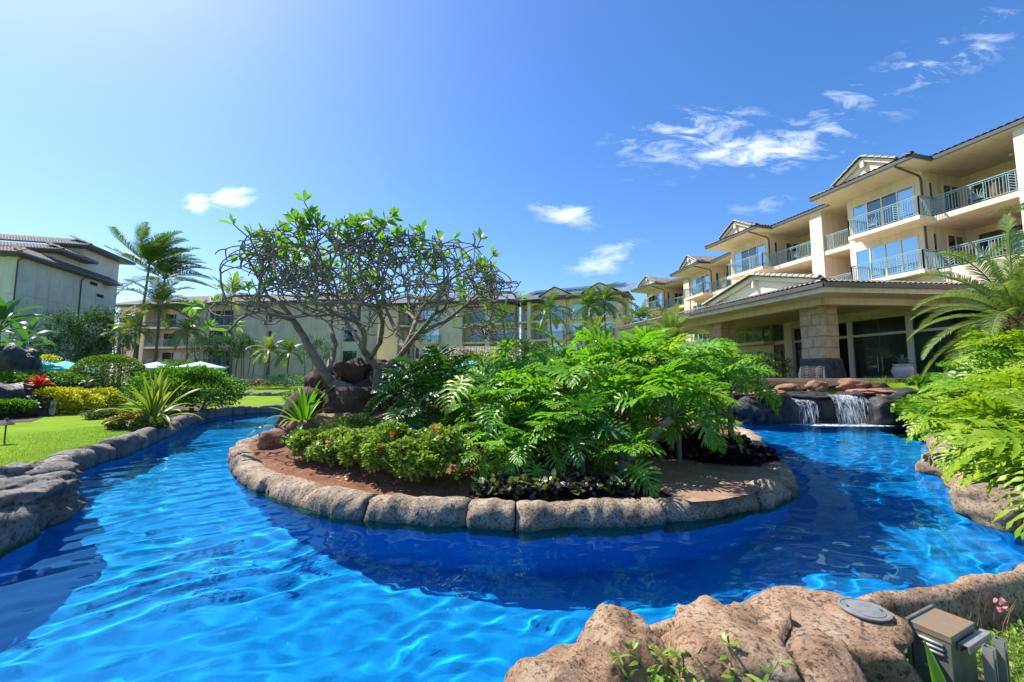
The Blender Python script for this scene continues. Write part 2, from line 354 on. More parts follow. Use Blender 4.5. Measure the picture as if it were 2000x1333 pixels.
M['flower_pink'] = leaf_mat('pink_flower', (.60, .12, .16), (.75, .50, .45), .3, tcol=(1.1, .8, .8))
M['flower_yel'] = leaf_mat('orange_flower', (.75, .30, .02), (.80, .55, .04), .3, tcol=(1.1, .9, .5))
M['agave'] = leaf_mat('agave_leaf', (.10, .18, .12), (.16, .26, .16), .15)
M['weed'] = leaf_mat('weed_leaf', (.09, .19, .02), (.24, .37, .05), .4)
M['ivy'] = leaf_mat('ivy_leaf', (.06, .17, .015), (.17, .32, .03), .35, .3)
M['dry'] = leaf_mat('dry_leaf', (.22, .12, .05), (.34, .22, .10), .2, tcol=(1, .8, .5))
M['bark'] = rock_mat('grey_bark', (.16, .14, .12), (.27, .24, .21), (.40, .36, .31), pit=.25, sc=2.5, bd=.01)
M['palm_trunk'] = rock_mat('palm_trunk_bark', (.13, .11, .09), (.22, .19, .155), (.30, .26, .21), pit=.3, sc=2, bd=.01)
M['fibre'] = rock_mat('palm_fibre', (.14, .06, .03), (.26, .13, .07), (.36, .20, .11), pit=.5, sc=2.5, bd=.02)
# falling water
mt, nt_, p, o = new_mat('falling_water'); p.inputs['Base Color'].default_value = (.85, .9, .95, 1); p.inputs['Roughness'].default_value = .25
tr = nt_.nodes.new('ShaderNodeBsdfTransparent'); mx = nt_.nodes.new('ShaderNodeMixShader'); v = pos(nt_)
mp = nt_.nodes.new('ShaderNodeMapping'); mp.inputs['Scale'].default_value = (9, 9, 1.2); nt_.links.new(v, mp.inputs[0])
f = noise_t(nt_, mp.outputs[0], 2.2, 6, .7); f = ramp(nt_, f, [(.46, (0, 0, 0)), (.68, (.9, .9, .9))])
nt_.links.new(f, mx.inputs[0]); nt_.links.new(tr.outputs[0], mx.inputs[1]); nt_.links.new(p.outputs[0], mx.inputs[2]); nt_.links.new(mx.outputs[0], o.inputs[0]); M['fall'] = mt
mt, nt_, p, o = new_mat('foam'); p.inputs['Base Color'].default_value = (.8, .86, .9, 1)
tr = nt_.nodes.new('ShaderNodeBsdfTransparent'); mx = nt_.nodes.new('ShaderNodeMixShader'); v = pos(nt_)
f = noise_t(nt_, v, 9, 8, .75); f = ramp(nt_, f, [(.42, (0, 0, 0)), (.58, (.95, .95, .95))])
nt_.links.new(f, mx.inputs[0]); nt_.links.new(tr.outputs[0], mx.inputs[1]); nt_.links.new(p.outputs[0], mx.inputs[2]); nt_.links.new(mx.outputs[0], o.inputs[0]); M['foam'] = mt
# ---------------------------------------------------------------- pool outline, terrain
from mathutils.geometry import delaunay_2d_cdt
WZ = -0.30
def smooth_ring(pts, closed=True, step=.25):
    P = [np.array(p, float) for p in pts]; n = len(P); out = []
    for i in range(n if closed else n - 1):
        p0, p1, p2, p3 = P[(i - 1) % n], P[i], P[(i + 1) % n], P[(i + 2) % n]
        k = max(2, int(np.linalg.norm(p2 - p1) / step))
        for t in np.linspace(0, 1, k, endpoint=False):
            out.append(.5 * ((2 * p1) + (-p0 + p2) * t + (2 * p0 - 5 * p1 + 4 * p2 - p3) * t * t + (-p0 + 3 * p1 - 3 * p2 + p3) * t ** 3))
    return np.array(out)
OUT = smooth_ring([(-5.75, 3.4), (-5.3, 1.6), (-3.2, .5), (-1.0, .6), (.0, 1.2), (.22, 1.9), (.62, 2.7), (1.2, 3.05), (2.1, 3.15), (2.9, 3.3), (3.6, 3.45), (4.3, 3.7), (5.3, 4.3), (6.2, 5.2),
    (7.0, 6.4), (7.9, 7.7), (9.6, 9.5), (12, 12), (14.6, 14.0), (16.3, 15.6), (13.5, 16.6), (10.6, 16.6), (8.6, 16.6), (6.5, 18.2), (3, 20.5), (-2, 22.2), (-8, 23.3), (-12.2, 22.0),
    (-13.7, 19.6), (-12.7, 16.6), (-10.7, 12.9), (-9.4, 10.3), (-8.9, 8.9), (-8.3, 7.9), (-7.1, 6.6), (-6.1, 5.6), (-5.6, 4.9), (-5.5, 4.3)])
ISL = smooth_ring([(-6.40, 9.5), (-5.35, 8.15), (-4.55, 7.3), (-3.8, 6.7), (-3.15, 6.2), (-2.35, 5.75), (-1.5, 5.52), (-.8, 5.4), (0, 5.28), (.7, 5.3), (1.42, 5.38), (2.5, 5.6), (3.5, 6.0), (4.15, 6.4),
    (4.65, 6.9), (5.1, 7.7), (5.5, 8.7), (6.1, 9.9), (6.9, 11.6), (7.4, 13.2), (7.0, 14.6), (5, 15.8), (1, 17), (-3, 17.0), (-5.6, 15.6), (-7, 13.6), (-7.2, 11.6), (-6.95, 10.4)])
def inside(poly, x, y):
    x = np.asarray(x, float); y = np.asarray(y, float); r = np.zeros(x.shape, bool); n = len(poly); j = n - 1
    for i in range(n):
        xi, yi = poly[i]; xj, yj = poly[j]
        c = ((yi > y) != (yj > y)) & (x < (xj - xi) * (y - yi) / (yj - yi + 1e-12) + xi); r ^= c; j = i
    return r
def dist(poly, x, y):
    x = np.asarray(x, float); y = np.asarray(y, float); d = np.full(x.shape, 1e9); n = len(poly)
    for i in range(n):
        a = poly[i]; b = poly[(i + 1) % n]; ab = b - a; t = np.clip(((x - a[0]) * ab[0] + (y - a[1]) * ab[1]) / (ab @ ab), 0, 1)
        d = np.minimum(d, np.hypot(x - a[0] - t * ab[0], y - a[1] - t * ab[1]))
    return d
def sst(a, b, x): t = np.clip((np.asarray(x, float) - a) / (b - a), 0, 1); return t * t * (3 - 2 * t)
BN = (.9673, .2538)  # direction to the right, square to the building front
def gh(x, y):
    """height of the ground outside the pool"""
    x = np.asarray(x, float); y = np.asarray(y, float)
    d = dist(OUT, x, y)
    e = (x - 9.6) * BN[0] + (y - 17.2) * BN[1]
    t = sst(-.6, 1.0, e) * sst(.25, 1.6, d) * sst(7.5, 13, y) * 1.32
    t = np.maximum(t, 1.32 * sst(.25, 3.5, d) * sst(6.5, 13, y) * sst(5, 8, x))
    t = np.where(y > 19, np.maximum(t, 1.32 * sst(0, 2, e)), t)
    far = .35 * sst(33.2, 33.8, y) + .18 * sst(36, 44, y)
    h = np.maximum(t, far * (e < 0))
    near = sst(5.2, 3.6, y) * sst(-1.5, 0, x) 
    h = h - .24 * near + .05 * sst(.3, 3, d) * (1 - near) - .35 * sst(.34, .14, d)
    return h
def gz(x, y): return float(gh(np.array([x]), np.array([y]))[0])
def ih(x, y):
    d = dist(ISL, x, y); flat = sst(1.0, 2.2, x) * sst(9.8, 8.6, y)
    mound = .82 * sst(.4, 4.0, d) * (1 - flat)
    return -.065 + mound
def iz(x, y): return float(ih(np.array([x]), np.array([y]))[0])

def cdt_mesh(name, boundary, hole, pts, hfun, mt, label, kind='structure'):
    allp = [Vector((float(p[0]), float(p[1]))) for p in boundary]; nb = len(allp); edges = [(i, (i + 1) % nb) for i in range(nb)]
    if hole is not None:
        b = len(allp); allp += [Vector((float(p[0]), float(p[1]))) for p in hole]; edges += [(b + i, b + (i + 1) % len(hole)) for i in range(len(hole))]
    allp += [Vector((float(p[0]), float(p[1]))) for p in pts]
    v, e, f, _, _, _ = delaunay_2d_cdt(allp, edges, [], 0, 1e-5)
    v = np.array([(q.x, q.y) for q in v]); f = np.array([t for t in f if len(t) == 3])
    c = v[f].mean(axis=1); keep = inside(np.array([(p[0], p[1]) for p in boundary]), c[:, 0], c[:, 1])
    if hole is not None: keep &= ~inside(np.array(hole), c[:, 0], c[:, 1])
    z = hfun(v[:, 0], v[:, 1])
    me = np_mesh(name, np.column_stack([v, z]), f[keep], mt, smooth=True)
    a, b, c3 = [np.column_stack([v, z])[f[keep][:, k]] for k in range(3)]
    if np.cross(b - a, c3 - a)[:, 2].mean() < 0: me.flip_normals()
    o = inst(name, me); return tag(o, label, kind=kind)
# pool floor and side walls
ct = MB(); ct.quad((-8, 0, -1.75), (8, 0, -1.75), (17, 24, -1.75), (-15, 24, -1.75))
fl = ct.build('pool_floor', M['pool']); tag(fl, 'blue painted floor of the pool', kind='structure')
def basin(name, ring, sgn, z0=-1.77, z1=-.35, off=.10):
    n = len(ring); nx = np.roll(ring, -1, 0) - np.roll(ring, 1, 0); nx /= np.linalg.norm(nx, axis=1)[:, None]
    area = .5 * np.sum(ring[:, 0] * np.roll(ring[:, 1], -1) - np.roll(ring[:, 0], -1) * ring[:, 1]); s = sgn * (1 if area > 0 else -1)
    o = np.column_stack([nx[:, 1], -nx[:, 0]]) * s   # land side
    a = ring + o * off; V = np.concatenate([np.column_stack([a, np.full(n, z)]) for z in (z0, z1)])
    F = np.array([(i, (i + 1) % n, n + (i + 1) % n, n + i) for i in range(n)])
    ob = inst(name, np_mesh(name, V, F, M['pool'], smooth=True)); tag(ob, 'blue plaster side wall of the pool', kind='structure'); return ob, o
w1, OUTN = basin('pool_wall', OUT, 1); w2, ISLN = basin('pool_wall', ISL, -1)
w2['label'] = 'blue plaster side wall under the island kerb'; w1['label'] = 'blue plaster side wall under the outer kerb'
# lawn: grid points denser near the camera
gp = []
for y in np.concatenate([np.arange(-3, 8, .35), np.arange(8, 20, .6), np.arange(20, 52, 1.2), np.array([33.2, 33.5, 33.9])]):
    for x in np.concatenate([np.arange(-46, -16, 2.5), np.arange(-16, 18, .7 if y > 8 else .4), np.arange(18, 40, 2.5)]):
        gp.append((x + rnd.uniform(-.05, .05), y + rnd.uniform(-.05, .05)))
gp = np.array(gp); k = ~inside(OUT, gp[:, 0], gp[:, 1]) & (dist(OUT, gp[:, 0], gp[:, 1]) > .15); gp = gp[k]
cdt_mesh('lawn', [(-900, -60), (900, -60), (900, 1200), (-900, 1200)], [(p[0], p[1]) for p in OUT], gp, gh, M['lawn'], 'bright mown green lawn around the winding pool')
ip = np.array([(x, y) for y in np.arange(5, 17.3, .22) for x in np.arange(-7.5, 7.8, .25)]); k = inside(ISL, ip[:, 0], ip[:, 1]) & (dist(ISL, ip[:, 0], ip[:, 1]) > .32)
def ihn(x, y):
    b = ih(x, y) - .06 * sst(.55, .30, dist(ISL, x, y)); return b + np.array([.03 * noise.noise(Vector((a * 2.2, c * 2.2, 0))) for a, c in zip(x, y)]) * (b > .02)
cdt_mesh('island_soil', [(p[0] + n_[0] * .22, p[1] + n_[1] * .22) for p, n_ in zip(ISL, ISLN)], None, ip[k], ihn, M['soil'], 'bare red soil bed of the island')
# patio on the island's right tip and a grass patch behind it
PAT = np.array([G(*p, -.05)[:2] for p in ((1245, 905), (1285, 890), (1400, 893), (1500, 905), (1516, 930), (1512, 945), (1470, 966), (1400, 979), (1352, 982), (1300, 965), (1262, 940))])
pp = np.array([(x, y) for y in np.arange(5.6, 9, .15) for x in np.arange(1.6, 5.4, .15)]); pp = pp[inside(PAT, pp[:, 0], pp[:, 1])]
cdt_mesh('patio', PAT, None, pp, lambda x, y: np.full(len(x), -.042), M['patio'], 'brown stamped concrete pad on the tip of the island')
GRP = np.array([G(*p, -.05)[:2] for p in ((1200, 925), (1195, 900), (1225, 880), (1300, 878), (1285, 890), (1245, 905), (1262, 940), (1290, 960), (1240, 945))])
cdt_mesh('island_grass', GRP, None, [], lambda x, y: ih(x, y) + .03, M['lawn'], 'small green grass patch beside the concrete pad')
# earth in front of the terrace
TB = np.array([(9.6, 17.9), (16.5, 17.6), (18.6, 16.9), (19.5, 18.6), (22, 22), (19, 34), (6.8, 31.5)])
q_ = np.array([(x, y) for y in np.arange(17, 33, .5) for x in np.arange(7, 22, .5)]); q_ = q_[inside(TB, q_[:, 0], q_[:, 1])]
cdt_mesh('terrace_bed', TB, None, q_, lambda x, y: gh(x, y) + .14, M['bed'], 'dark earth between the waterfall and the terrace')
NB = np.array([(.3, .9), (5.5, .9), (5.2, 3.9), (4.25, 3.5), (3.4, 3.25), (2.4, 3.05), (1.2, 2.85), (.8, 2.5), (.5, 1.8), (.2, 1.2)])
q_ = np.array([(x, y) for y in np.arange(1, 3.8, .3) for x in np.arange(.3, 5.4, .3)]); q_ = q_[inside(NB, q_[:, 0], q_[:, 1])]
cdt_mesh('bank_soil', NB, None, q_, lambda x, y: gh(x, y) + .012, M['bed'], 'dark soil under the weeds of the near bank')
i0_, i1_ = int(np.argmin(np.hypot(OUT[:, 0] - 5.6, OUT[:, 1] - 4.5))), int(np.argmin(np.hypot(OUT[:, 0] - 16.0, OUT[:, 1] - 15.3)))
RB = np.concatenate([(OUT + OUTN * .38)[i0_:i1_:2], np.array([(18.4, 17.2), (24, 18), (24, 6), (9, 3.6), (6.2, 3.6)])])
q_ = np.array([(x, y) for y in np.arange(3.6, 18, .5) for x in np.arange(5.5, 24, .5)]); q_ = q_[inside(RB, q_[:, 0], q_[:, 1])]
cdt_mesh('bank_bed', RB, None, q_, lambda x, y: gh(x, y) + .07, M['bed'], 'dark leaf strewn earth of the planted right bank')
# planting beds (sheets of dark earth laid on the lawn)
def bed(px_poly, name='planting_bed', label=''):
    P = np.array([G(*p, .05)[:2] for p in px_poly]); x0, y0 = P.min(0); x1, y1 = P.max(0)
    q = np.array([(x, y) for y in np.arange(y0, y1, .5) for x in np.arange(x0, x1, .5)]); q = q[inside(P, q[:, 0], q[:, 1])]
    cdt_mesh(name, P, None, q, lambda x, y: gh(x, y) + .012, M['bed'], label)
bed([(-40, 828), (60, 825), (95, 812), (160, 806), (225, 800), (235, 790), (300, 775), (380, 765), (340, 757), (100, 757), (-80, 757)], label='dark earth bed under the hedges beside the lawn')
bed([(215, 838), (292, 838), (340, 822), (378, 806), (405, 796), (418, 788), (370, 788), (300, 800), (230, 815)], label='dark earth bed under the spiky plant by the kerb')

# kerb stones
def kerb(name, label, ring, nrm, i0, i1, mt, seglen, prof, seed, amp=.035, res=.1, top=0.0, topvar=.03):
    root = empty(name, label=label, kind='structure'); n = len(ring); idx = [(i0 + k) % n for k in range((i1 - i0) % n or n)] ; idx.append((i1) % n)
    P = ring[idx]; N = nrm[idx]; s = np.concatenate([[0], np.cumsum(np.linalg.norm(np.diff(P, axis=0), axis=1))]); rr = random.Random(seed); a = 0; out = []
    while a < s[-1] - .2:
        ln = rr.uniform(*seglen); b = min(a + ln, s[-1]);
        if s[-1] - b < .4: b = s[-1]
        k = max(4, int((b - a) / res)); ts = np.linspace(a + .008, b - .008, k); m = len(prof); V = []; so = rr.uniform(-.015, .02); dz = rr.uniform(-topvar, topvar); sd = rr.uniform(0, 50)
        for j, t in enumerate(ts):
            x, y = np.interp(t, s, P[:, 0]), np.interp(t, s, P[:, 1]); nx, ny = np.interp(t, s, N[:, 0]), np.interp(t, s, N[:, 1])
            e = min(j, k - 1 - j); sh = .022 if e == 0 else 0
            for q, (po, pz) in enumerate(prof):
                w_ = noise.noise(Vector((x * 2.0 + sd, y * 2.0, pz * 2.5))) * amp * 1.5 + noise.noise(Vector((x * 6.5, y * 6.5 + sd, pz * 7))) * amp * .8 + noise.noise(Vector((x * 17, y * 17, pz * 15 + sd))) * amp * .35
                o_ = po - so - w_ + (sh if q < m / 2 else -sh * .3); zz = pz + (dz + w_ * .9 - sh * .6 + top) * (1 if pz > -.25 else 0)
                V.append((x + nx * o_, y + ny * o_, zz))
        F = [(j * m + q, j * m + q + 1, (j + 1) * m + q + 1, (j + 1) * m + q) for j in range(k - 1) for q in range(m - 1)]
        me = bpy.data.meshes.new('kerb_stone'); me.from_pydata(V, [], F + [tuple(range(m)), tuple(reversed(range((k - 1) * m, k * m)))]); me.materials.append(mt); me.polygons.foreach_set('use_smooth', [True] * len(me.polygons)); me.update()
        o = inst('kerb_stone', me, root); bm = bmesh.new(); bm.from_mesh(me); bmesh.ops.recalc_face_normals(bm, faces=bm.faces); bm.to_mesh(me); bm.free()
        o.cycles.is_caustics_receiver = True; a = b
    return root
PROF = [(.12, -.72), (.03, -.60), (-.01, -.5), (-.02, -.36), (-.01, -.24), (.0, -.14), (.025, -.05), (.08, .015), (.17, .04), (.27, .04), (.36, .015), (.42, -.04), (.44, -.2)]
def near_i(ring, x, y): return int(np.argmin(np.hypot(ring[:, 0] - x, ring[:, 1] - y)))
kerb('island_kerb', 'pitted tan stone kerb around the planted island', ISL, ISLN, 0, 0, M['kerb'], (.6, 2.4), PROF, 5, amp=.055, res=.05, topvar=.02, top=-.075)
a, b = near_i(OUT, 7.2, 17.6), near_i(OUT, -5.5, 4.3)
kerb('lawn_kerb', 'grey stone kerb between the lawn and the pool', OUT, OUTN, a, b, M['kerb_grey'], (.6, 1.4), [(o_, z_ + (.06 if z_ > -.3 else 0)) for o_, z_ in PROF], 9, amp=.06, res=.12, topvar=.05)
a2_, b2_ = near_i(OUT, -5.5, 4.3), near_i(OUT, .45, 2.8)
kerb('pool_kerb', 'low tan stone kerb below the camera', OUT, OUTN, a2_, b2_, M['kerb'], (.8, 1.6), PROF, 12, res=.15)
b3_ = near_i(OUT, 8.6, 8.6)
kerb('bank_kerb', 'rounded tan stone kerb behind the boulders with the grassy bank', OUT, OUTN, b2_, b3_, M['boulder'], (1.1, 2.0), [(o_ * .4, z_ + (-.06 if z_ > -.3 else 0)) for o_, z_ in PROF[:-1]] + [(.20, -.45)], 15, amp=.03, res=.08)
c3_ = near_i(OUT, 15.6, 15.0)
kerb('far_kerb', 'tan kerb under the leaves on the right bank', OUT, OUTN, b3_, c3_, M['kerb'], (1.1, 2.0), PROF, 16, res=.2)

# water: one rippled sheet
ys = [1.0]
while ys[-1] < 24: ys.append(ys[-1] + max(.05, .0062 * ys[-1] + .02))
ys = np.array(ys); nxs = 420; TX = np.linspace(-1, 1, nxs)
V = []; half = lambda y: min(15.5, 6.5 + .62 * y)
WAVES = [(random.Random(i).uniform(-1.15, .35), [1.0, .75, .6, .5, .42, .36, .30, .25, .21, .17][i % 10] * random.Random(i + 50).uniform(.85, 1.15), random.Random(i + 90).uniform(0, 6.28)) for i in range(20)]
X = np.array([TX * half(y) for y in ys]) + 1.0; Y = np.repeat(ys[:, None], nxs, 1)
nzf = np.vectorize(lambda a_, b_: noise.noise(Vector((a_, b_, 1.7))))
wx = X + .35 * nzf(X * .8, Y * .8); wy = Y + .35 * nzf(X * .8 + 9, Y * .8)
Z = np.zeros_like(X)
for th, lam, ph in WAVES:
    k = 2 * math.pi / lam; d = (wx * math.sin(th) + wy * math.cos(th)) * k + ph; Z += .0023 * (1.75 if .23 < lam < .55 else .8) * lam * (np.sin(d) + .25 * np.sin(2 * d + 1))
calm = .45 + .75 * np.clip(nzf(X * .35, Y * .35 + 4) + .6, 0, 1.2)
Z = Z * calm + .006 * nzf(X * 1.9 + Y * .6, Y * 3.0 - X) * calm + .0030 * nzf(X * 5 + Y * 2, Y * 8.0 - X * 2)
fd = np.hypot(X - 13.2, Y - 16); Z += .03 * np.exp(-fd / 2.5) * np.sin(fd * 11 + 1.5 * nzf(X, Y))
V = np.column_stack([X.ravel(), Y.ravel(), (Z + WZ).ravel()]); ny = len(ys)
I = (np.arange(ny - 1)[:, None] * nxs + np.arange(nxs - 1)[None, :]).ravel(); F = np.column_stack([I, I + 1, I + nxs + 1, I + nxs])
cc = V[F].mean(1); keep = (inside(OUT, cc[:, 0], cc[:, 1]) | (dist(OUT, cc[:, 0], cc[:, 1]) < .16)) & ~(inside(ISL, cc[:, 0], cc[:, 1]) & (dist(ISL, cc[:, 0], cc[:, 1]) > .2))
used, inv = np.unique(F[keep], return_inverse=True)
wo = inst('water', np_mesh('water', V[used], inv.reshape(-1, 4), M['water'], smooth=True)); tag(wo, 'clear rippled blue pool water', kind='structure')
wo.cycles.is_caustics_caster = True
for o in (fl, w1, w2): o.cycles.is_caustics_receiver = True

# ---------------------------------------------------------------- rocks
def rock(name, c, s, mt, seed, sub=4, rough=.22, sq=1.0, rz=0, label=None, cat='boulder', parent=None, flat=None, freq=1.0, group=None, kind=None, fold=0.0):
    bm = bmesh.new(); bmesh.ops.create_icosphere(bm, subdivisions=sub, radius=1); so = Vector((seed * 3.1, seed * 1.7, seed * .9)); ms = max(s)
    cr, sr = math.cos(rz), math.sin(rz)
    for v in bm.verts:
        p = v.co.copy()
        if sq != 1: p = Vector([math.copysign(abs(a_) ** sq, a_) for a_ in p]); p = p / max(1e-6, max(abs(p.x), abs(p.y), abs(p.z)) ** .35)
        q = p * freq
        d = noise.noise(q * 1.1 + so) * rough * 1.5 + noise.noise(q * 2.6 + so) * rough * .7 + noise.noise(q * 6 + so) * rough * .22 + noise.noise(q * 14 + so) * rough * .10
        if fold: d -= fold * max(0, .12 - abs(noise.noise(q * 1.4 + so * 2))) * 4
        p = p * (1 + d)
        if flat is not None and p.z > flat: p.z = flat + (p.z - flat) * .22
        x, y, z = p.x * s[0], p.y * s[1], p.z * s[2]; v.co = (x * cr - y * sr, x * sr + y * cr, z)
    me = bpy.data.meshes.new(name); bm.to_mesh(me); bm.free(); me.materials.append(mt); me.polygons.foreach_set('use_smooth', [True] * len(me.polygons))
    o = inst(name, me, parent, loc=c); return tag(o, label, cat if label else None, group, kind)
BG = 'foreground boulders'
rock('boulder', (.60, 2.42, -.02), (.25, .28, .30), M['boulder'], 1, 5, .15, label='upright pale tan boulder nearest the open water', rz=.4, group=BG)
rock('boulder', (.30, 2.28, -.14), (.38, .34, .27), M['boulder'], 2, 5, .15, label='low tan boulder running out of the bottom of the picture', rz=.5, group=BG)
rock('boulder', (1.36, 2.42, -.10), (.47, .40, .33), M['boulder'], 3, 5, .15, sq=.8, label='broad tan boulder in the middle of the front rocks', rz=-.25, group=BG, fold=.5)
rock('boulder', (1.98, 2.86, -.12), (.42, .32, .30), M['boulder'], 14, 5, .14, label='tan boulder behind the one with the round cover', group=BG)
cb = rock('boulder', (1.93, 2.66, -.20), (.37, .32, .42), M['boulder'], 5, 5, .12, sq=.75, label='flat topped tan boulder with a round cover set in it', rz=-.5, flat=.80, group=BG)
rock('boulder', (1.58, 2.14, -.26), (.26, .26, .27), M['boulder'], 6, 5, .18, label='rough lower boulder under the round cover', group=BG, rz=.3)
# round cover
m_ = MB(); m_.lathe([(.155, 0), (.165, .012), (.165, .018), (.150, .020), (.148, .016), (.130, .016), (.128, .020), (.02, .021)], n=40)
cv = m_.build('access_cover', M['cover'], label='round grey access cover set into a boulder', cat='cover')
for x_ in (-.11, .11): m_ = MB(); m_.box((x_, 0, .0205), (.016, .03, .004)); m_.build('slot', M['dark'], cv)
cv.location = (2.15, 2.63, .172); cv.rotation_euler = (-.02, .0, -.3); cv.scale = (.78, .78, .9)
rock('rock_collar', (2.15, 2.64, .105), (.225, .22, .085), M['boulder'], 8, 4, .10, label='tan mortar collar around the round access cover', cat='mortar collar', flat=.75)
# left bank rocks
rock('boulder', (-6.75, 5.3, -.10), (.85, .75, .36), M['kerb_grey'], 11, 5, .22, sq=.85, rz=.5, label='big dark ridged boulder at the left edge of the pool', fold=.35)
rock('boulder', (-7.65, 6.6, -.02), (.65, .45, .28), M['kerb_grey'], 12, 4, .26, rz=.8, label='flat grey boulder between the lawn kerb and the big left boulder', fold=.8)
rock('boulder', (-6.1, 4.3, -.34), (.5, .8, .30), M['kerb'], 13, 4, .18, sq=.8, rz=.1, label='low pale ledge rock at the left edge below the big boulder')
# island rocks
rock('boulder', (-4.95, 13.2, 1.0), (1.45, 1.0, 1.10), M['lava'], 21, 5, .2, sq=.85, label='largest dark lava boulder behind the leaning plumeria trunk', rz=-.2, fold=.7)
rock('boulder', (-4.35, 13.6, 1.45), (.95, .8, .75), M['lava'], 22, 4, .2, label='dark boulder top between the two plumeria trunks')
rock('boulder', (-6.1, 12.4, .45), (.75, .7, .75), M['lava'], 26, 4, .2, rz=.5, label='sloping dark boulder at the left foot of the rock pile')
rock('boulder', (-4.35, 11.3, .78), (.72, .55, .50), M['lava'], 23, 5, .14, sq=.7, label='rounded brown boulder in front of the rock pile')
rock('boulder', (-4.2, 10.7, .35), (.95, .5, .30), M['redrock'], 24, 4, .14, sq=.7, label='low red brown boulder under the rounded one')
rock('boulder', (-5.55, 9.75, .12), (.36, .30, .26), M['redrock'], 25, 4, .2, label='small red boulder at the left end of the island', rz=.4)
rock('boulder', (-5.25, 10.3, .25), (.50, .32, .28), M['redrock'], 27, 4, .16, label='brown boulder beside the small red one on the island')
# waterfall
WF = empty('waterfall', (12.8, 16.4, 0), 'rock waterfall spilling white water into the far end of the pool', 'waterfall')
def wr(nm, c, s, mt, seed, **kw): return rock(nm, (c[0] - 12.8, c[1] - 16.4, c[2]), s, mt, seed, parent=WF, **kw)
for nm, c, s, mt, sd, kw in (
    ('rock', (9.9, 17.0, .1), (1.0, .9, .85), 'wetrock', 31, dict(sub=5, fold=.6)), ('rock', (11.1, 17.25, .05), (1.0, .7, .9), 'wetrock', 32, dict(sub=4)),
    ('rock', (12.8, 17.5, 0), (1.4, .7, .9), 'wetrock', 33, dict(sub=5)), ('rock', (15.3, 16.8, .1), (1.25, .95, .92), 'wetrock', 34, dict(sub=5, sq=.7)),
    ('rock', (14.2, 17.3, .1), (.8, .7, .8), 'wetrock', 35, dict(sub=4)), ('rock', (8.9, 17.6, -.1), (.9, .7, .55), 'wetrock', 36, dict(sub=4)),
    ('cap_rock', (10.2, 17.1, .86), (1.2, .85, .20), 'redrock', 37, dict(sub=5, fold=.5)), ('cap_rock', (12.3, 17.4, .80), (1.5, .75, .17), 'wetrock', 38, dict(sub=5)),
    ('cap_rock', (15.3, 17.0, .88), (1.35, .95, .24), 'redrock', 39, dict(sub=5, fold=.4)), ('cap_rock', (14.0, 16.95, .80), (.62, .5, .2), 'wetrock', 40, dict(sub=4)),
    ('ledge', (12.6, 17.2, -.35), (3.5, .7, .25), 'wetrock', 41, dict(sub=4)), ('rock', (16.7, 16.2, -.02), (.6, .5, .4), 'redrock', 42, dict(sub=4))):
    wr(nm, c, s, M[mt], sd, rough=.2, **kw)
def sheet(x0, x1, ytop, ybot, ztop, seed, nm='water_curtain'):
    V = []; nx_, nz_ = 26, 14
    for j in range(nz_ + 1):
        t = j / nz_; z = ztop - (ztop - WZ) * t ** 1.15
        for i in range(nx_ + 1):
            u = i / nx_; x = x0 + (x1 - x0) * (.5 + (u - .5) * (1 - .12 * t)); y = ytop - (ytop - ybot) * min(1, t * 3) ** .5 + .05 * noise.noise(Vector((x * 5, z * .8, seed)))
            V.append((x - 12.8, y - 16.4, z + .03 * noise.noise(Vector((x * 4, 0, seed)))))
    F = [(j * (nx_ + 1) + i, j * (nx_ + 1) + i + 1, (j + 1) * (nx_ + 1) + i + 1, (j + 1) * (nx_ + 1) + i) for j in range(nz_) for i in range(nx_)]
    inst(nm, np_mesh(nm, V, np.array(F), M['fall'], smooth=True), WF)
sheet(12.75, 14.0, 16.75, 16.35, .86, 1); sheet(12.9, 13.8, 16.70, 16.28, .85, 7); sheet(11.3, 12.1, 16.7, 16.35, .70, 2); sheet(14.45, 14.65, 16.5, 16.15, .75, 3); sheet(13.05, 13.6, 16.68, 16.22, .85, 11)
m_ = MB(); rr = random.Random(3)
for x0, x1, zt, n_ in ((12.8, 13.95, .84, 46), (11.35, 12.05, .68, 8), (14.45, 14.65, .7, 4)):
    for i in range(n_):
        x = rr.uniform(x0, x1); z1 = rr.uniform(.1, zt); z0 = z1 - rr.uniform(.15, .6); y = 16.25 + rr.uniform(-.08, .1)
        m_.tube([(x - 12.8, y - 16.4, z1), (x - 12.8 + rr.uniform(-.02, .02), y - 16.45, (z0 + z1) / 2), (x - 12.8 + rr.uniform(-.03, .03), y - 16.48, max(z0, -.3))], [.003, rr.uniform(.004, .012), .003], 4, False)
m_.build('water_strand', M['white'], WF, smooth=True)['kind'] = 'stuff'
m_ = MB(); N_ = 30
vs = [(13.0 - 12.8, -.35, -.262)] + [(.4 + 2.2 * math.cos(2 * math.pi * k / N_) * (1 + .2 * math.sin(k * 5)), -.40 + .5 * math.sin(2 * math.pi * k / N_), -.262) for k in range(N_)]
m_.add(vs, [(0, 1 + k, 1 + (k + 1) % N_) for k in range(N_)]); m_.build('foam', M['foam'], WF)
rock('boulder', (13.0, 17.6, 1.12), (.42, .36, .30), M['redrock'], 51, 4, .2, label='small red boulder on top of the waterfall beside the carved column')
rock('boulder', (11.9, 17.9, 1.05), (.62, .4, .24), M['redrock'], 52, 4, .2, label='low red boulder on the waterfall left of the small one')
rock('boulder', (14.6, 17.9, 1.15), (.80, .5, .34), M['redrock'], 53, 4, .2, label='broad red boulder on top of the waterfall, grass behind it')
rock('boulder', (15.5, 17.7, 1.10), (.5, .4, .28), M['lava'], 54, 4, .2, label='dark brown boulder at the right end of the waterfall top')
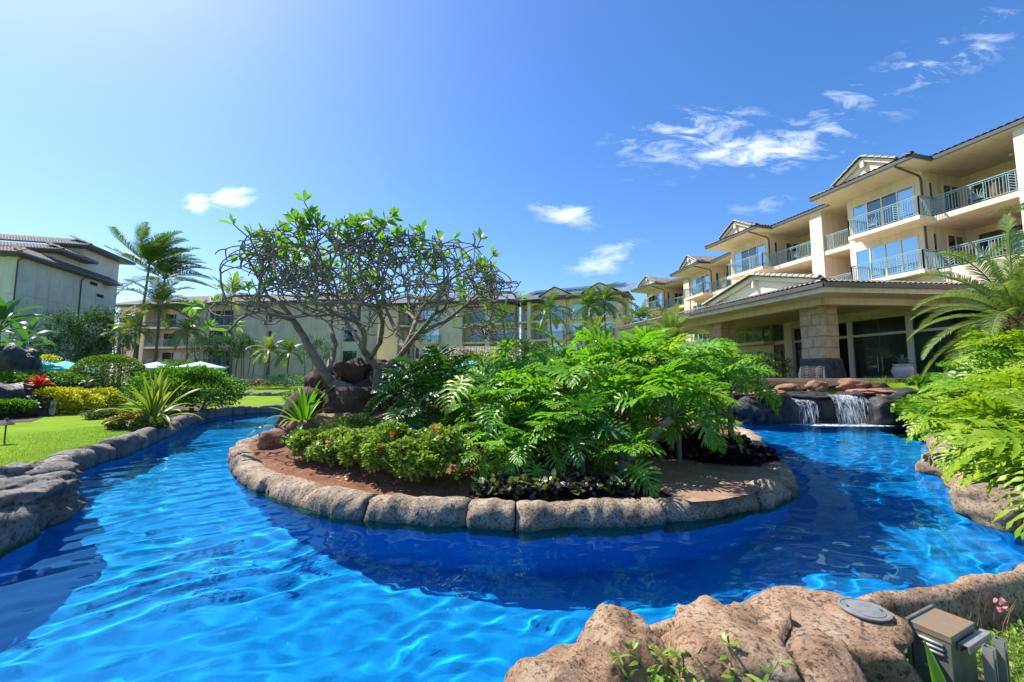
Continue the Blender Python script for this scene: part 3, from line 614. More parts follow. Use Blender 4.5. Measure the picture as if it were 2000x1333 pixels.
# low rock row across the lawn
LR = empty('rock_row', (-20, 33.5, 0), 'low row of grey rocks across the far lawn', 'rock wall')
for i, px in enumerate(np.arange(395, 590, 11.5)):
    p = D(px, 770, 33.2 + .3 * math.sin(i)); rock('stone', (p.x + 20, p.y - 33.5, .14 + .03 * (i % 3)), (.36 + .08 * (i % 2), .3, .17 + .05 * ((i * 7) % 3) / 2), M['kerb_grey'], 60 + i, 3, .2, parent=LR)
# rocks by the hedge on the left
for c, s, sd, lb in (((-19.9, 15.9, .4), (1.2, .8, .95), 81, 'dark lava rock face under the red plant at the left edge'), ((-24.0, 19.6, 1.5), (1.1, 1, 1.5), 82, 'tall dark boulder at the left edge under the big paddle leaves'),
    ((-18.9, 16.2, .25), (.55, .5, .6), 83, 'dark rock beside the yellow hedge'), ((-21.3, 19.5, 1.0), (1.0, .5, .35), 84, 'flat dark rock between the red plant and the round bush'), ((-18.9, 14.6, .1), (.5, .4, .4), 85, 'dark rock at the left edge behind the path light')):
    rock('boulder', c, s, M['wetrock'], sd, 4, .25, sq=.8, label=lb)
for px, py, s, sd, lb in ((1872, 905, (.62, .5, .30), 91, 'pale flat rock under the leaves on the right bank'), (1955, 985, (.5, .4, .28), 92, 'pale rock on the right bank nearest the camera'), (1868, 850, (.8, .5, .35), 93, 'pale rock on the right bank farthest under the leaves')):
    p = G(px, py, -.05); rock('boulder', (p.x + .15, p.y, -.1), s, M['kerb'], sd, 4, .15, sq=.8, label=lb)
# ---------------------------------------------------------------- buildings
class Fr:
    """local frame of a facade: u along it, n out of it towards the pool"""
    def __init__(s, O, U, side=1):
        s.O = Vector((O[0], O[1], 0)); s.U = Vector((U[0], U[1], 0)).normalized(); s.N = Vector((-s.U.y, s.U.x, 0)) * side; s.side = side
    def P(s, u, n, z): return s.O + s.U * u + s.N * n + Vector((0, 0, z))
    def box(s, mb, u0, u1, n0, n1, z0, z1):
        if s.side < 0: n0, n1 = n1, n0
        return mb.hexa([s.P(u0, n0, z0), s.P(u1, n0, z0), s.P(u1, n1, z0), s.P(u0, n1, z0), s.P(u0, n0, z1), s.P(u1, n0, z1), s.P(u1, n1, z1), s.P(u0, n1, z1)])
def tiles(name, parent, E0, E1, R0, R1, mt, pitch=.27, course=.38, amp=.055, kind='stuff', label=None):
    """barrel tile slope between eave E0-E1 and ridge R0-R1, each tile a curved piece over its own course"""
    E0, E1, R0, R1 = map(Vector, (E0, E1, R0, R1)); nrm = (E1 - E0).cross((R0 + R1) / 2 - (E0 + E1) / 2).normalized()
    if nrm.z < 0: nrm = -nrm
    ex = E1 - E0; L_ = ex.length; ex.normalize(); up = ((R0 + R1) / 2 - (E0 + E1) / 2); up = up - ex * up.dot(ex); H = up.length; up.normalize()
    a0 = (R0 - E0).dot(ex); a1 = (R1 - E0).dot(ex); h0 = max(.01, (R0 - E0).dot(up)); h1 = max(.01, (R1 - E0).dot(up)); Hh = max(h0, h1)
    nc = int(L_ / pitch); nr_ = int(Hh / course) + 1; V = []; F = []
    pr = [(-.5, 0), (-.36, .62), (0, 1.0), (.36, .62), (.5, 0)]
    for j in range(nr_):
        t0 = j * course; t1 = min(Hh, t0 + course * 1.12)
        for i in range(-1, nc + 2):
            cx = (i + .5) * pitch
            lo0 = a0 * t0 / Hh; hi0 = L_ + (a1 - L_) * t0 / Hh
            if cx < lo0 - .02 or cx > hi0 + .02: continue
            b = len(V); j_ = rnd.uniform(-.008, .008)
            for t, lift in ((t0, .035), (t1, 0)):
                for dx, dz in pr: V.append(E0 + ex * (cx + dx * pitch * 1.04) + up * (t + j_) + nrm * (dz * amp + lift))
            F += [(b + q, b + q + 1, b + 6 + q, b + 5 + q) for q in range(4)]; F.append((b, b + 1, b + 2, b + 3)) if False else None
    o = inst(name, np_mesh(name, V, np.array(F), mt, smooth=False), parent); o['kind'] = kind
    return o
def ridge_caps(parent, A, B, mt, r=.13, step=.36):
    A, B = Vector(A), Vector(B); n = max(1, int((B - A).length / step)); d = (B - A) / n; sd = d.cross(Vector((0, 0, 1))).normalized(); up = sd.cross(d).normalized()
    V = []; K = 7
    for t, rr_ in ((0, r), (1.08, r * .84)):
        for k in range(K):
            a = math.pi * k / (K - 1); V.append(d * t + sd * math.cos(a) * rr_ + up * (math.sin(a) * rr_ + (.02 if t == 0 else 0)))
    V += [d * 0 + sd * math.cos(math.pi * k / (K - 1)) * r * .8 + up * (math.sin(math.pi * k / (K - 1)) * r * .8) for k in range(K)]
    F = [(k, k + 1, K + k + 1, K + k) for k in range(K - 1)] + [(k, 2 * K + k, 2 * K + k + 1, k + 1) for k in range(K - 1)]
    me = bpy.data.meshes.new('ridge_tile'); me.from_pydata([tuple(v) for v in V], [], F); me.materials.append(mt); me.update()
    for i in range(n): inst('ridge_tile', me, parent, loc=A + d * i)

def railing(fr, parent, pts, z, detail=2, mt=None):
    """rail along corner points (u,n); detail 2: balusters and leaf panels, 1: balusters only"""
    mt = mt or M['teal']; m_ = MB(); h = 1.05
    pan = MB()
    for (u0, n0), (u1, n1) in zip(pts[:-1], pts[1:]):
        a, b = fr.P(u0, n0, z), fr.P(u1, n1, z); d = b - a; ln = d.length; d.normalize(); Z = Vector((0, 0, 1))
        m_.bar(a + Z * h, b + Z * h, .06, .045); m_.bar(a + Z * .1, b + Z * .1, .035, .03); m_.bar(a + Z * (h - .09), b + Z * (h - .09), .025, .025)
        for q in (a, b): m_.bar(q, q + Z * h, .05)
        k = max(2, int(ln / .115)) if detail == 2 else max(2, int(ln / .15)); pw = .46; nextp = .75
        panels = []
        if ln > 2:
            x = .7
            while x + pw < ln - .3: panels.append(x); x += 1.32
        for i in range(1, k):
            x = ln * i / k
            if any(p - .02 < x < p + pw + .02 for p in panels): continue
            m_.bar(a + d * x + Z * .1, a + d * x + Z * (h - .09), .02)
        for pi_, x in enumerate(panels):
            A = a + d * x
            pan.bar(A + Z * .1, A + Z * (h - .09), .028); pan.bar(A + d * pw + Z * .1, A + d * pw + Z * (h - .09), .028)
            if pi_ % 3 == 1:   # fan motif
                c_ = A + d * pw / 2 + Z * .25
                for aa in range(10, 171, 20):
                    pan.bar(c_, c_ + (d * math.cos(R(aa)) + Z * math.sin(R(aa))) * (.22 + .26 * math.sin(R(aa))), .022)
                pan.bar(A + Z * .25, A + d * pw + Z * .25, .025)
            else:               # leaf motif
                pan.bar(A + d * pw / 2 + Z * .1, A + d * pw / 2 + Z * (h - .09), .024)
                for k2 in range(6):
                    zz = .16 + k2 * .13
                    for s_ in (-1, 1): pan.bar(A + d * pw / 2 + Z * (zz + .0), A + d * (pw / 2 + s_ * pw * .46) + Z * (zz + .13), .026)
    r = m_.build('railing', mt, parent)
    if pan.v: pan.build('leaf_panel', mt, r if parent and not parent.parent else parent)['kind'] = 'stuff'
    r['kind'] = 'stuff'
    return r
def window(fr, parent, u0, u1, n, z0, z1, k=2, pane='pane', face='n', d=.06):
    """window frame (part) with its panes (sub-parts) on the plane n=const, or across it at u=const when face='u' (then u0,u1 are n values)"""
    g = (lambda a, z, o: fr.P(a, n + o, z)) if face == 'n' else (lambda a, z, o: fr.P(n - o, a, z))
    m_ = MB(); w_ = .055
    nv = (g(0, 0, 1) - g(0, 0, 0)).normalized()
    for i in range(k + 1):
        x = u0 + (u1 - u0) * i / k; m_.bar(g(x, z0, .02), g(x, z1, .02), w_, d, up=nv.cross(Vector((0, 0, 1))))
    for z in (z0, z1): m_.bar(g(u0 - w_ / 2, z, .021), g(u1 + w_ / 2, z, .021), d + .01, w_)
    f_ = m_.build('window', M['trim'], parent)
    for i in range(k):
        a, b = u0 + (u1 - u0) * i / k + w_ / 2, u0 + (u1 - u0) * (i + 1) / k - w_ / 2
        c = [g(a, z0, .0), g(b, z0, .0), g(b, z1, .0), g(a, z1, .0)]; pm = pane[i % len(pane)] if isinstance(pane, (list, tuple)) else pane
        t_ = MB(); e = nv * .012; t_.hexa([c[0], c[1], c[1] + e, c[0] + e, c[3], c[2], c[2] + e, c[3] + e]); t_.build('pane', M[pm], f_)
    return f_
def pipe(fr, parent, u, n, z0, z1, n_eave, name='downspout'):
    m_ = MB(); m_.tube([fr.P(u + .0, n_eave, z1), fr.P(u, n_eave - .08, z1 - .14), fr.P(u, n + .2, z1 - .42), fr.P(u, n + .08, z1 - .6), fr.P(u, n + .08, z0)], .055, 8)
    return m_.build(name, M['pipe'], parent, smooth=True)
FL = (1.4, 4.3, 7.2, 10.1); EZ = 13.2

def bay_module(fr, root, u_rec=-5.5, ub=(.8, 4.8), floors=FL, detail=2, gable=True, base=0.0, column=True, tiles_on=True, roof_n=-9, lobby=False):
    """one repeat of the wing: a recessed pair of balconies then a projecting bay"""
    w_ = MB(); b0, b1 = ub; nb = -2.05
    zt = EZ - .25
    fr.box(w_, b0, b1, -7.0, nb, base, zt)                                 # bay body
    fr.box(w_, u_rec, b0, -7.2, -5.2, base, zt)                            # recess back wall
    fr.box(w_, u_rec - .01, b0, -5.2, -1.7, base, floors[0] + .0)
    w_.build('wall', M['stucco'], root)
    for zi, z in enumerate(floors):
        if zi == 0 or (lobby and zi == 1): continue
        s_ = MB(); fr.box(s_, u_rec, b0, -5.2, -1.62, z - .28, z); sl_ = s_.build('balcony', M['stucco'], root)
        railing(fr, sl_, [(b0 - .05, -1.72), (u_rec + .05, -1.72)] if zi else [], z, detail)
        if detail == 2:
            t_ = MB(); cx, cn = u_rec * .35, -3.6; q = fr.P(cx, cn, z + 2.58); t_.lathe([(.02, .0), (.09, -.02), (.09, -.10), (.02, -.12)], q, 10); t_.build('ceiling_lamp', M['trim'], sl_)
    for zi, z in enumerate(floors):
        top = z + 2.25
        if lobby and zi < 2: continue
        if zi in (0, 1) and detail < 2: pass
        hz = z + (.05 if zi else .35)
        window(fr, root, b0 + .42, b1 - .35, nb, hz if zi not in (1,) else z + .05, top, 4, ['pane', 'pane_dark', 'pane_dark', 'pane'] if zi == 3 else 'pane')
        if zi:
            bs = MB(); fr.box(bs, b0 - .55 if zi > 1 else b0 - .3, b1 - .95 if zi > 1 else b1, nb, -.62, z - .22, z); sb = bs.build('balcony', M['stucco'], root)
            e0, e1 = (b0 - .52, b1 - .98) if zi > 1 else (b0 - .27, b1 - .03)
            if True: railing(fr, sb, [(e0, nb if e0 > b0 else nb + .02), (e0, -.68), (e1, -.68), (e1, nb)], z, detail)
        # narrow side window and the recess windows
        window(fr, root, -2.75, -2.45, b0, z + .7, top, 1, 'pane_dark', face='u'); window(fr, root, -2.75, -2.45, b0, z + .15, z + .62, 1, 'pane_dark', face='u')
        window(fr, root, -4.9, -3.6, b0, z + .05, top, 2, 'pane_dark', face='u')
        if zi: window(fr, root, b0 - 2.9, b0 - .5, -5.2, z + .05, top, 2, 'pane_dark')
        if zi and u_rec < -4: window(fr, root, u_rec + .3, u_rec + 1.6, -5.2, z + .05, top, 1, 'pane_dark')
    if column:
        c_ = MB(); fr.box(c_, -3.8, -2.95, -5.2, -1.55, base, zt); c_.build('column', M['stucco'], root)
    c_ = MB(); fr.box(c_, b0 - .03, b1 + .03, nb, nb + .04, floors[1] - .32, floors[1] - .24); 
    # roof: gutters, soffits, tiles
    g_ = MB(); e0, e1 = b0 - .8, b1 + .75
    fr.box(g_, e0, e1, -.10, 0, EZ - .17, EZ); fr.box(g_, e0 - .1, e0, -1.45, 0, EZ - .17, EZ); fr.box(g_, e1, e1 + .1, -1.45, 0, EZ - .17, EZ)
    fr.box(g_, u_rec - .1, e0 - .1, -1.4, -1.3, EZ - .17, EZ); g_.build('gutter', M['fascia'], root)
    s_ = MB(); fr.box(s_, e0, e1, -7, -.10, EZ - .25, EZ - .1); fr.box(s_, u_rec - .1, e0, -7, -1.4, EZ - .252, EZ - .102); s_.build('soffit', M['stucco_soffit'], root)
    if tiles_on:
        E = EZ + .0; sl_ = .36
        tiles('roof', root, fr.P(e0, 0, E), fr.P(e1, 0, E), fr.P(e0 + 1.3, -1.5, E + 1.5 * sl_), fr.P(e1 - 1.3, -1.5, E + 1.5 * sl_), M['tile'])
        tiles('roof', root, fr.P(e0, -1.5, E), fr.P(e0, 0, E), fr.P(e0 + 1.3, -1.5, E + .5), fr.P(e0 + 1.3, -1.5, E + .54), M['tile'])
        ridge_caps(root, fr.P(e0, 0, E + .04), fr.P(e0 + 1.25, -1.45, E + .55), M['tile_green']); ridge_caps(root, fr.P(e1, 0, E + .04), fr.P(e1 - 1.25, -1.45, E + .55), M['tile_green'])
        tiles('roof', root, fr.P(u_rec - .2, -1.3, E), fr.P(e0 + .6, -1.3, E), fr.P(u_rec - .2, roof_n, E + (-1.3 - roof_n) * sl_), fr.P(e0 + .6, roof_n, E + (-1.3 - roof_n) * sl_), M['tile'], course=.42)
        tiles('roof', root, fr.P(e0 + .6, -1.5, E + .1), fr.P(e1 + .3, -1.5, E + .1), fr.P(e0 + .6, roof_n, E + (-1.3 - roof_n) * sl_), fr.P(e1 + .3, roof_n, E + (-1.3 - roof_n) * sl_), M['tile'], course=.42)
        if gable:
            uc = (e0 + e1) / 2 + .05; hw = 1.55; gz_ = E + .42; ga = 1.0
            gm = MB(); a, b, c = fr.P(uc - hw + .15, -.85, gz_), fr.P(uc + hw - .15, -.85, gz_), fr.P(uc, -.85, gz_ + ga - .1); dv = fr.N * -3.2
            gm.add([a, b, c, a + dv, b + dv, c + dv], [(0, 1, 2), (5, 4, 3), (0, 3, 4, 1), (1, 4, 5, 2), (2, 5, 3, 0)]); gb = gm.build('gable', M['stucco'], root)
            tiles('gable_roof', root, fr.P(uc - hw - .2, -.6, gz_ - .06), fr.P(uc - hw - .2, -4.4, gz_ - .06), fr.P(uc, -.6, gz_ + ga), fr.P(uc, -4.4, gz_ + ga), M['tile'])
            tiles('gable_roof', root, fr.P(uc + hw + .2, -4.4, gz_ - .06), fr.P(uc + hw + .2, -.6, gz_ - .06), fr.P(uc, -4.4, gz_ + ga), fr.P(uc, -.6, gz_ + ga), M['tile'])
            ridge_caps(root, fr.P(uc - hw - .2, -.62, gz_), fr.P(uc, -.62, gz_ + ga + .05), M['tile_green'], r=.12); ridge_caps(root, fr.P(uc + hw + .2, -.62, gz_), fr.P(uc, -.62, gz_ + ga + .05), M['tile_green'], r=.12)
            bb = MB(); bb.bar(fr.P(uc - hw, -.72, gz_ - .02), fr.P(uc, -.72, gz_ + ga - .1), .08, .2); bb.bar(fr.P(uc + hw, -.72, gz_ - .02), fr.P(uc, -.72, gz_ + ga - .1), .08, .2); fr.box(bb, uc - .1, uc + .1, -.78, -.64, gz_ + ga - .6, gz_ + ga - .2); bb.build('barge_board', M['trim'], root)
    pipe(fr, root, b0 + .02, nb, floors[1] + .0 if base > 0 else .2, EZ - .12, -.05)
Uv, = (Vector((-.2538, .9673, 0)),)
FA = Fr((20.95, 20.55), Uv); root = empty('hotel_wing', (20.9, 21.4, 0), 'long cream hotel wing on the right with teal balconies and tiled roof', 'hotel wing')
def at_root(rt):
    """shift children built in world space under a root that stands elsewhere"""
    for ch in rt.children: ch.location = ch.location - rt.location
bay_module(FA, root, u_rec=-5.6, lobby=True)
fw = MB(); FA.box(fw, -16, -5.6, -7.2, -1.75, 0, EZ - .25); fw.build('wall', M['stucco'], root)
lw = MB(); FA.box(lw, -5.6, 4.8, -2.06, -1.4, 5.3, 7.0); lw.build('wall', M['stucco'], root)
gg = MB(); FA.box(gg, -16, -5.7, -1.4, -1.3, EZ - .17, EZ); gg.build('gutter', M['fascia'], root)
ss_ = MB(); FA.box(ss_, -16, -5.7, -7, -1.4, EZ - .252, EZ - .102); ss_.build('soffit', M['stucco_soffit'], root)
tiles('roof', root, FA.P(-16, -1.3, EZ), FA.P(-5.7, -1.3, EZ), FA.P(-16, -8, EZ + 2.4), FA.P(-5.7, -8, EZ + 2.4), M['tile'], course=.42)
FB = Fr(FA.P(10.3, -.5, 0), Uv); bay_module(FB, root, u_rec=-5.5)
FC = Fr((18.8, 40.7), (-.12, .99)); bay_module(FC, root, u_rec=-6.5, detail=1)
FD = Fr((17.9, 50.2), (-.36, .93)); bay_module(FD, root, u_rec=-5.0, detail=1, ub=(.8, 4.2))
bpy.context.view_layer.update(); at_root(root)

# ---- entrance pavilion with stone columns
PV = empty('entrance_pavilion', (14.2, 18.7, 0), 'low tiled entrance canopy on stone columns above the waterfall', 'canopy')
Z1 = 5.97; pc = Vector((14.45, 18.7, 0)); FP = Fr(pc, Uv); ve = Vector((.9955, .0946, 0))
far = pc + Uv * 19.0; rt = pc + ve * 11.0; back = rt + Uv * 3
# soffit plate and fascias
poly = [(pc.x, pc.y), (rt.x, rt.y), (rt.x + Uv.x * 19, rt.y + Uv.y * 19), (far.x, far.y)]
def inset(P_, d):
    n = len(P_); out = []
    for i in range(n):
        a, b, c = [Vector((*P_[(i + k) % n], 0)) for k in (-1, 0, 1)]; e1_, e2_ = (b - a).normalized(), (c - b).normalized(); n1, n2 = Vector((-e1_.y, e1_.x, 0)), Vector((-e2_.y, e2_.x, 0)); m2 = (n1 + n2).normalized(); out.append(tuple((b + m2 * d / max(.3, m2.dot(n1)))[:2]))
    return out
s_ = MB(); s_.prism(inset(poly, .10), 5.52, 5.90); s_.build('canopy_slab', M['stucco_soffit'], PV)
g_ = MB(); pin = inset(poly, .12)
for i in (0, 3): g_.bar((*poly[i], Z1 - .11), (*poly[(i + 1) % 4], Z1 - .11), .14, .20)
g_.build('gutter', M['fascia'], PV)
s_ = MB(); p1, p2 = inset(poly, 1.6), inset(poly, 2.1)
for i in (0, 3): a, b = p1[i], p1[(i + 1) % 4]; s_.bar((*a, 5.36), (*b, 5.36), .45, .34)
s_.build('soffit_beam', M['stucco_soffit'], PV)
ins = [Vector((*q, Z1 + .42)) for q in inset(poly, 1.35)]; pz = [Vector((*q, Z1)) for q in poly]
tiles('roof', PV, pz[3], pz[0], ins[3], ins[0], M['tile_green']); tiles('roof', PV, pz[0], pz[1], ins[0], ins[1], M['tile_green'])
ridge_caps(PV, pz[0] + Vector((0, 0, .06)), ins[0] + Vector((0, 0, .08)), M['tile_green'])
ga, gb_, gc = FP.P(1.0, -1.0, Z1 + .32), FP.P(8.4, -1.0, Z1 + .32), FP.P(4.7, -1.0, Z1 + 1.42)
gm = MB(); dv = -FP.N * 6; q_ = [ga + FP.U * .35, gb_ - FP.U * .35, gc - Vector((0, 0, .12))]; q_ += [x + dv for x in q_]; gm.add(q_, [(0, 1, 2), (5, 4, 3), (0, 3, 4, 1), (1, 4, 5, 2), (2, 5, 3, 0)]); gm.build('gable', M['trim'], PV)
bb = MB(); o_ = FP.N * .16; bb.bar(ga + o_, gc + o_ - Vector((0, 0, .06)), .10, .26); bb.bar(gb_ + o_, gc + o_ - Vector((0, 0, .06)), .10, .26); bb.box(gc + o_ * 1.2 - Vector((0, 0, .42)), (.14, .14, .5)); bb.build('barge_board', M['trim'], PV)
o_ = FP.N * .34
tiles('gable_roof', PV, ga + o_ - FP.U * .3, ga - FP.N * 7 - FP.U * .3, gc + o_, gc - FP.N * 7, M['tile_green']); tiles('gable_roof', PV, gb_ - FP.N * 7 + FP.U * .3, gb_ + o_ + FP.U * .3, gc - FP.N * 7, gc + o_, M['tile_green'])
ridge_caps(PV, ga + o_ * .9 - FP.U * .3 + Vector((0, 0, .06)), gc + o_ * .9 + Vector((0, 0, .08)), M['tile_green'], r=.17, step=.34); ridge_caps(PV, gb_ + o_ * .9 + FP.U * .3 + Vector((0, 0, .06)), gc + o_ * .9 + Vector((0, 0, .08)), M['tile_green'], r=.17, step=.34)
ridge_caps(PV, gc + o_ + Vector((0, 0, .05)), gc - FP.N * 7 + Vector((0, 0, .05)), M['tile_green'])
# columns: near corner point, blocks, carved flared base
def stone_column(P0, lab):
    F_ = Fr(P0, Uv); W_ = 1.15
    zz = 2.52; k = 0
    while zz < 5.40:
        h_ = min(.58, 5.52 - zz); c1_ = (.42 if k % 2 else .66) * W_; c2_ = (.60 if k % 2 else .36) * W_; e = .008
        for (a0, a1, b0_, b1_) in ((0, c1_, 0, c2_), (c1_, W_, 0, c2_), (0, c1_, c2_, W_), (c1_, W_, c2_, W_)):
            m_ = MB(); j_ = rnd.uniform(-.008, .012)
            F_.box(m_, a0 + (e if a0 else -j_), a1 - (e if a1 < W_ else -j_), -(b1_ - (e if b1_ < W_ else -j_)), -(b0_ + (e if b0_ else -j_)), zz + .007, zz + h_ - .007)
            m_.build('stone_block', M['block'], PV, bevel=.012)
        zz += h_; k += 1
    core = MB(); F_.box(core, .03, W_ - .03, -W_ + .03, -.03, 2.4, 5.52); core.build('column_core', M['lava'], PV)
    # flared base
    prof = [(1.2, .10), (1.34, .13), (1.5, .155), (1.75, .15), (2.05, .09), (2.3, .05), (2.48, .06), (2.54, .03)]; m_ = MB(); rings = []
    for z, o in prof: rings += [F_.P(-o, o, z), F_.P(W_ + o, o, z), F_.P(W_ + o, -W_ - o, z), F_.P(-o, -W_ - o, z)]
    m_.add(rings, [(i * 4 + k_, i * 4 + (k_ + 1) % 4, (i + 1) * 4 + (k_ + 1) % 4, (i + 1) * 4 + k_) for i in range(len(prof) - 1) for k_ in range(4)] + [(3, 2, 1, 0), (28, 29, 30, 31)])
    bs = m_.build('carved_base', M['carved'], PV)
    m_ = MB()
    off = lambda z: float(np.interp(z, [p_[0] for p_ in prof], [p_[1] for p_ in prof]))
    for side in (0, 1):
        g = (lambda a, z, e=0: F_.P(a, off(z) + .012 + e, z)) if side == 0 else (lambda a, z, e=0: F_.P(-off(z) - .012 - e, -a, z))
        for cx, dr in ((.0, 0), (.55 * W_, 0), (W_, 0)):
            for t in np.arange(1.28, 2.42, .085):
                for s2 in (-1, 1):
                    a1_ = cx + s2 * .30
                    if a1_ < -.16 or a1_ > W_ + .16 or (cx + s2 * .05) < -.12 or (cx + s2 * .05) > W_ + .12: continue
                    p_ = [g(cx + s2 * (.04 + .26 * q), t + .16 * q - .12 * q * q) for q in (0, .5, 1)]
                    m_.tube(p_, [.028, .032, .010], 5)
            if 0 <= cx <= W_: m_.tube([g(cx, z) for z in np.arange(1.26, 2.5, .15)], .03, 5)
    m_.build('leaf_relief', M['carved'], bs, smooth=True)['kind'] = 'stuff'
stone_column((15.96, 21.0, 0), ''); stone_column((14.2, 27.7, 0), ''); 
# lobby: posts, glass, dark room behind
LN = -1.75
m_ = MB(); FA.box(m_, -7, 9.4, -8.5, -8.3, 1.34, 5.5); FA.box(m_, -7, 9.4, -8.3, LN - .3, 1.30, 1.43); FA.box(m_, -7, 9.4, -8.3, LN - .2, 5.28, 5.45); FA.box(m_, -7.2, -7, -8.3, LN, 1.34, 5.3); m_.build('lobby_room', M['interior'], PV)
m_ = MB(); FA.box(m_, -7, 9.4, LN - .25, LN + .25, 5.0, 5.55); m_.build('lintel', M['stucco_soffit'], PV)
for u_ in (1.75, 4.9, -1.9, -5.0): m_ = MB(); FA.box(m_, u_ - .13, u_ + .13, LN - .14, LN + .14, 1.34, 5.0); m_.build('post', M['trim'], PV)
m_ = MB(); FA.box(m_, 8.75, 9.35, LN - .3, LN + .3, 1.34, 5.5); m_.build('post', M['stucco'], PV)
m_ = MB(); FA.box(m_, -4.9, 8.75, LN - .06, LN + .06, 4.02, 4.16); m_.build('transom', M['trim'], PV)
for a_, b_ in ((-4.87, -2.03), (-1.77, 1.62), (1.88, 3.3), (3.34, 4.77), (5.03, 6.9), (6.94, 8.74)):
    for z0_, z1_ in ((1.38, 4.02), (4.16, 5.0)): m_ = MB(); FA.box(m_, a_, b_, LN - .01, LN + .01, z0_, z1_); m_.build('glass_panel', M['lobby_glass'], PV)
for u_ in (3.2, 3.44): m_ = MB(); m_.tube([FA.P(u_, LN + .08, 1.9), FA.P(u_, LN + .08, 2.75)], .018, 6); m_.build('door_handle', M['galv'], PV)
for u_ in (3.6, 2.2, .2): m_ = MB(); FA.box(m_, u_ - .45, u_ + .45, -8.28, -8.2, 2.7, 3.5); m_.build('picture_frame', M['dark'], PV)
m_ = MB(); FA.box(m_, 2.4, 3.2, -5.6, -4.9, 1.36, 1.8); FA.box(m_, 2.4, 3.2, -5.9, -5.6, 1.36, 2.25); ar = m_.build('armchair', M['dark'], label='dark armchair behind the glass lobby doors', cat='armchair')
for u_ in (1.0, -1.0): m_ = MB(); m_.lathe([(.02, 0), (.09, -.01), (.1, -.02), (.02, -.03)], FA.P(u_, 0.2, 5.50), 12); m_.build('ceiling_lamp', M['trim'], PV)
bpy.context.view_layer.update(); at_root(PV)
m_ = MB(); a_, b_ = FA.P(16, -1.4, 1.41), FA.P(-14, -1.4, 1.41); m_.quad(a_, FA.P(16, 6.5, 1.41), FA.P(-2.5, 4.8, 1.41), b_)
m_.build('terrace', M['terrace'], kind='structure', label='brown paved terrace under the entrance canopy')
# planter with agave
pp_ = D(1765, 745, 19.6); PT = empty('planter', (pp_.x, pp_.y, 1.35), 'pale round clay planter with an agave beside the glass doors', 'planter')
m_ = MB(); m_.lathe([(.20, 0), (.24, .06), (.34, .25), (.42, .48), (.40, .62), (.31, .74), (.36, .78), (.36, .83), (.30, .83), (.28, .76)], n=28); m_.build('pot', M['pot'], PT, smooth=True)

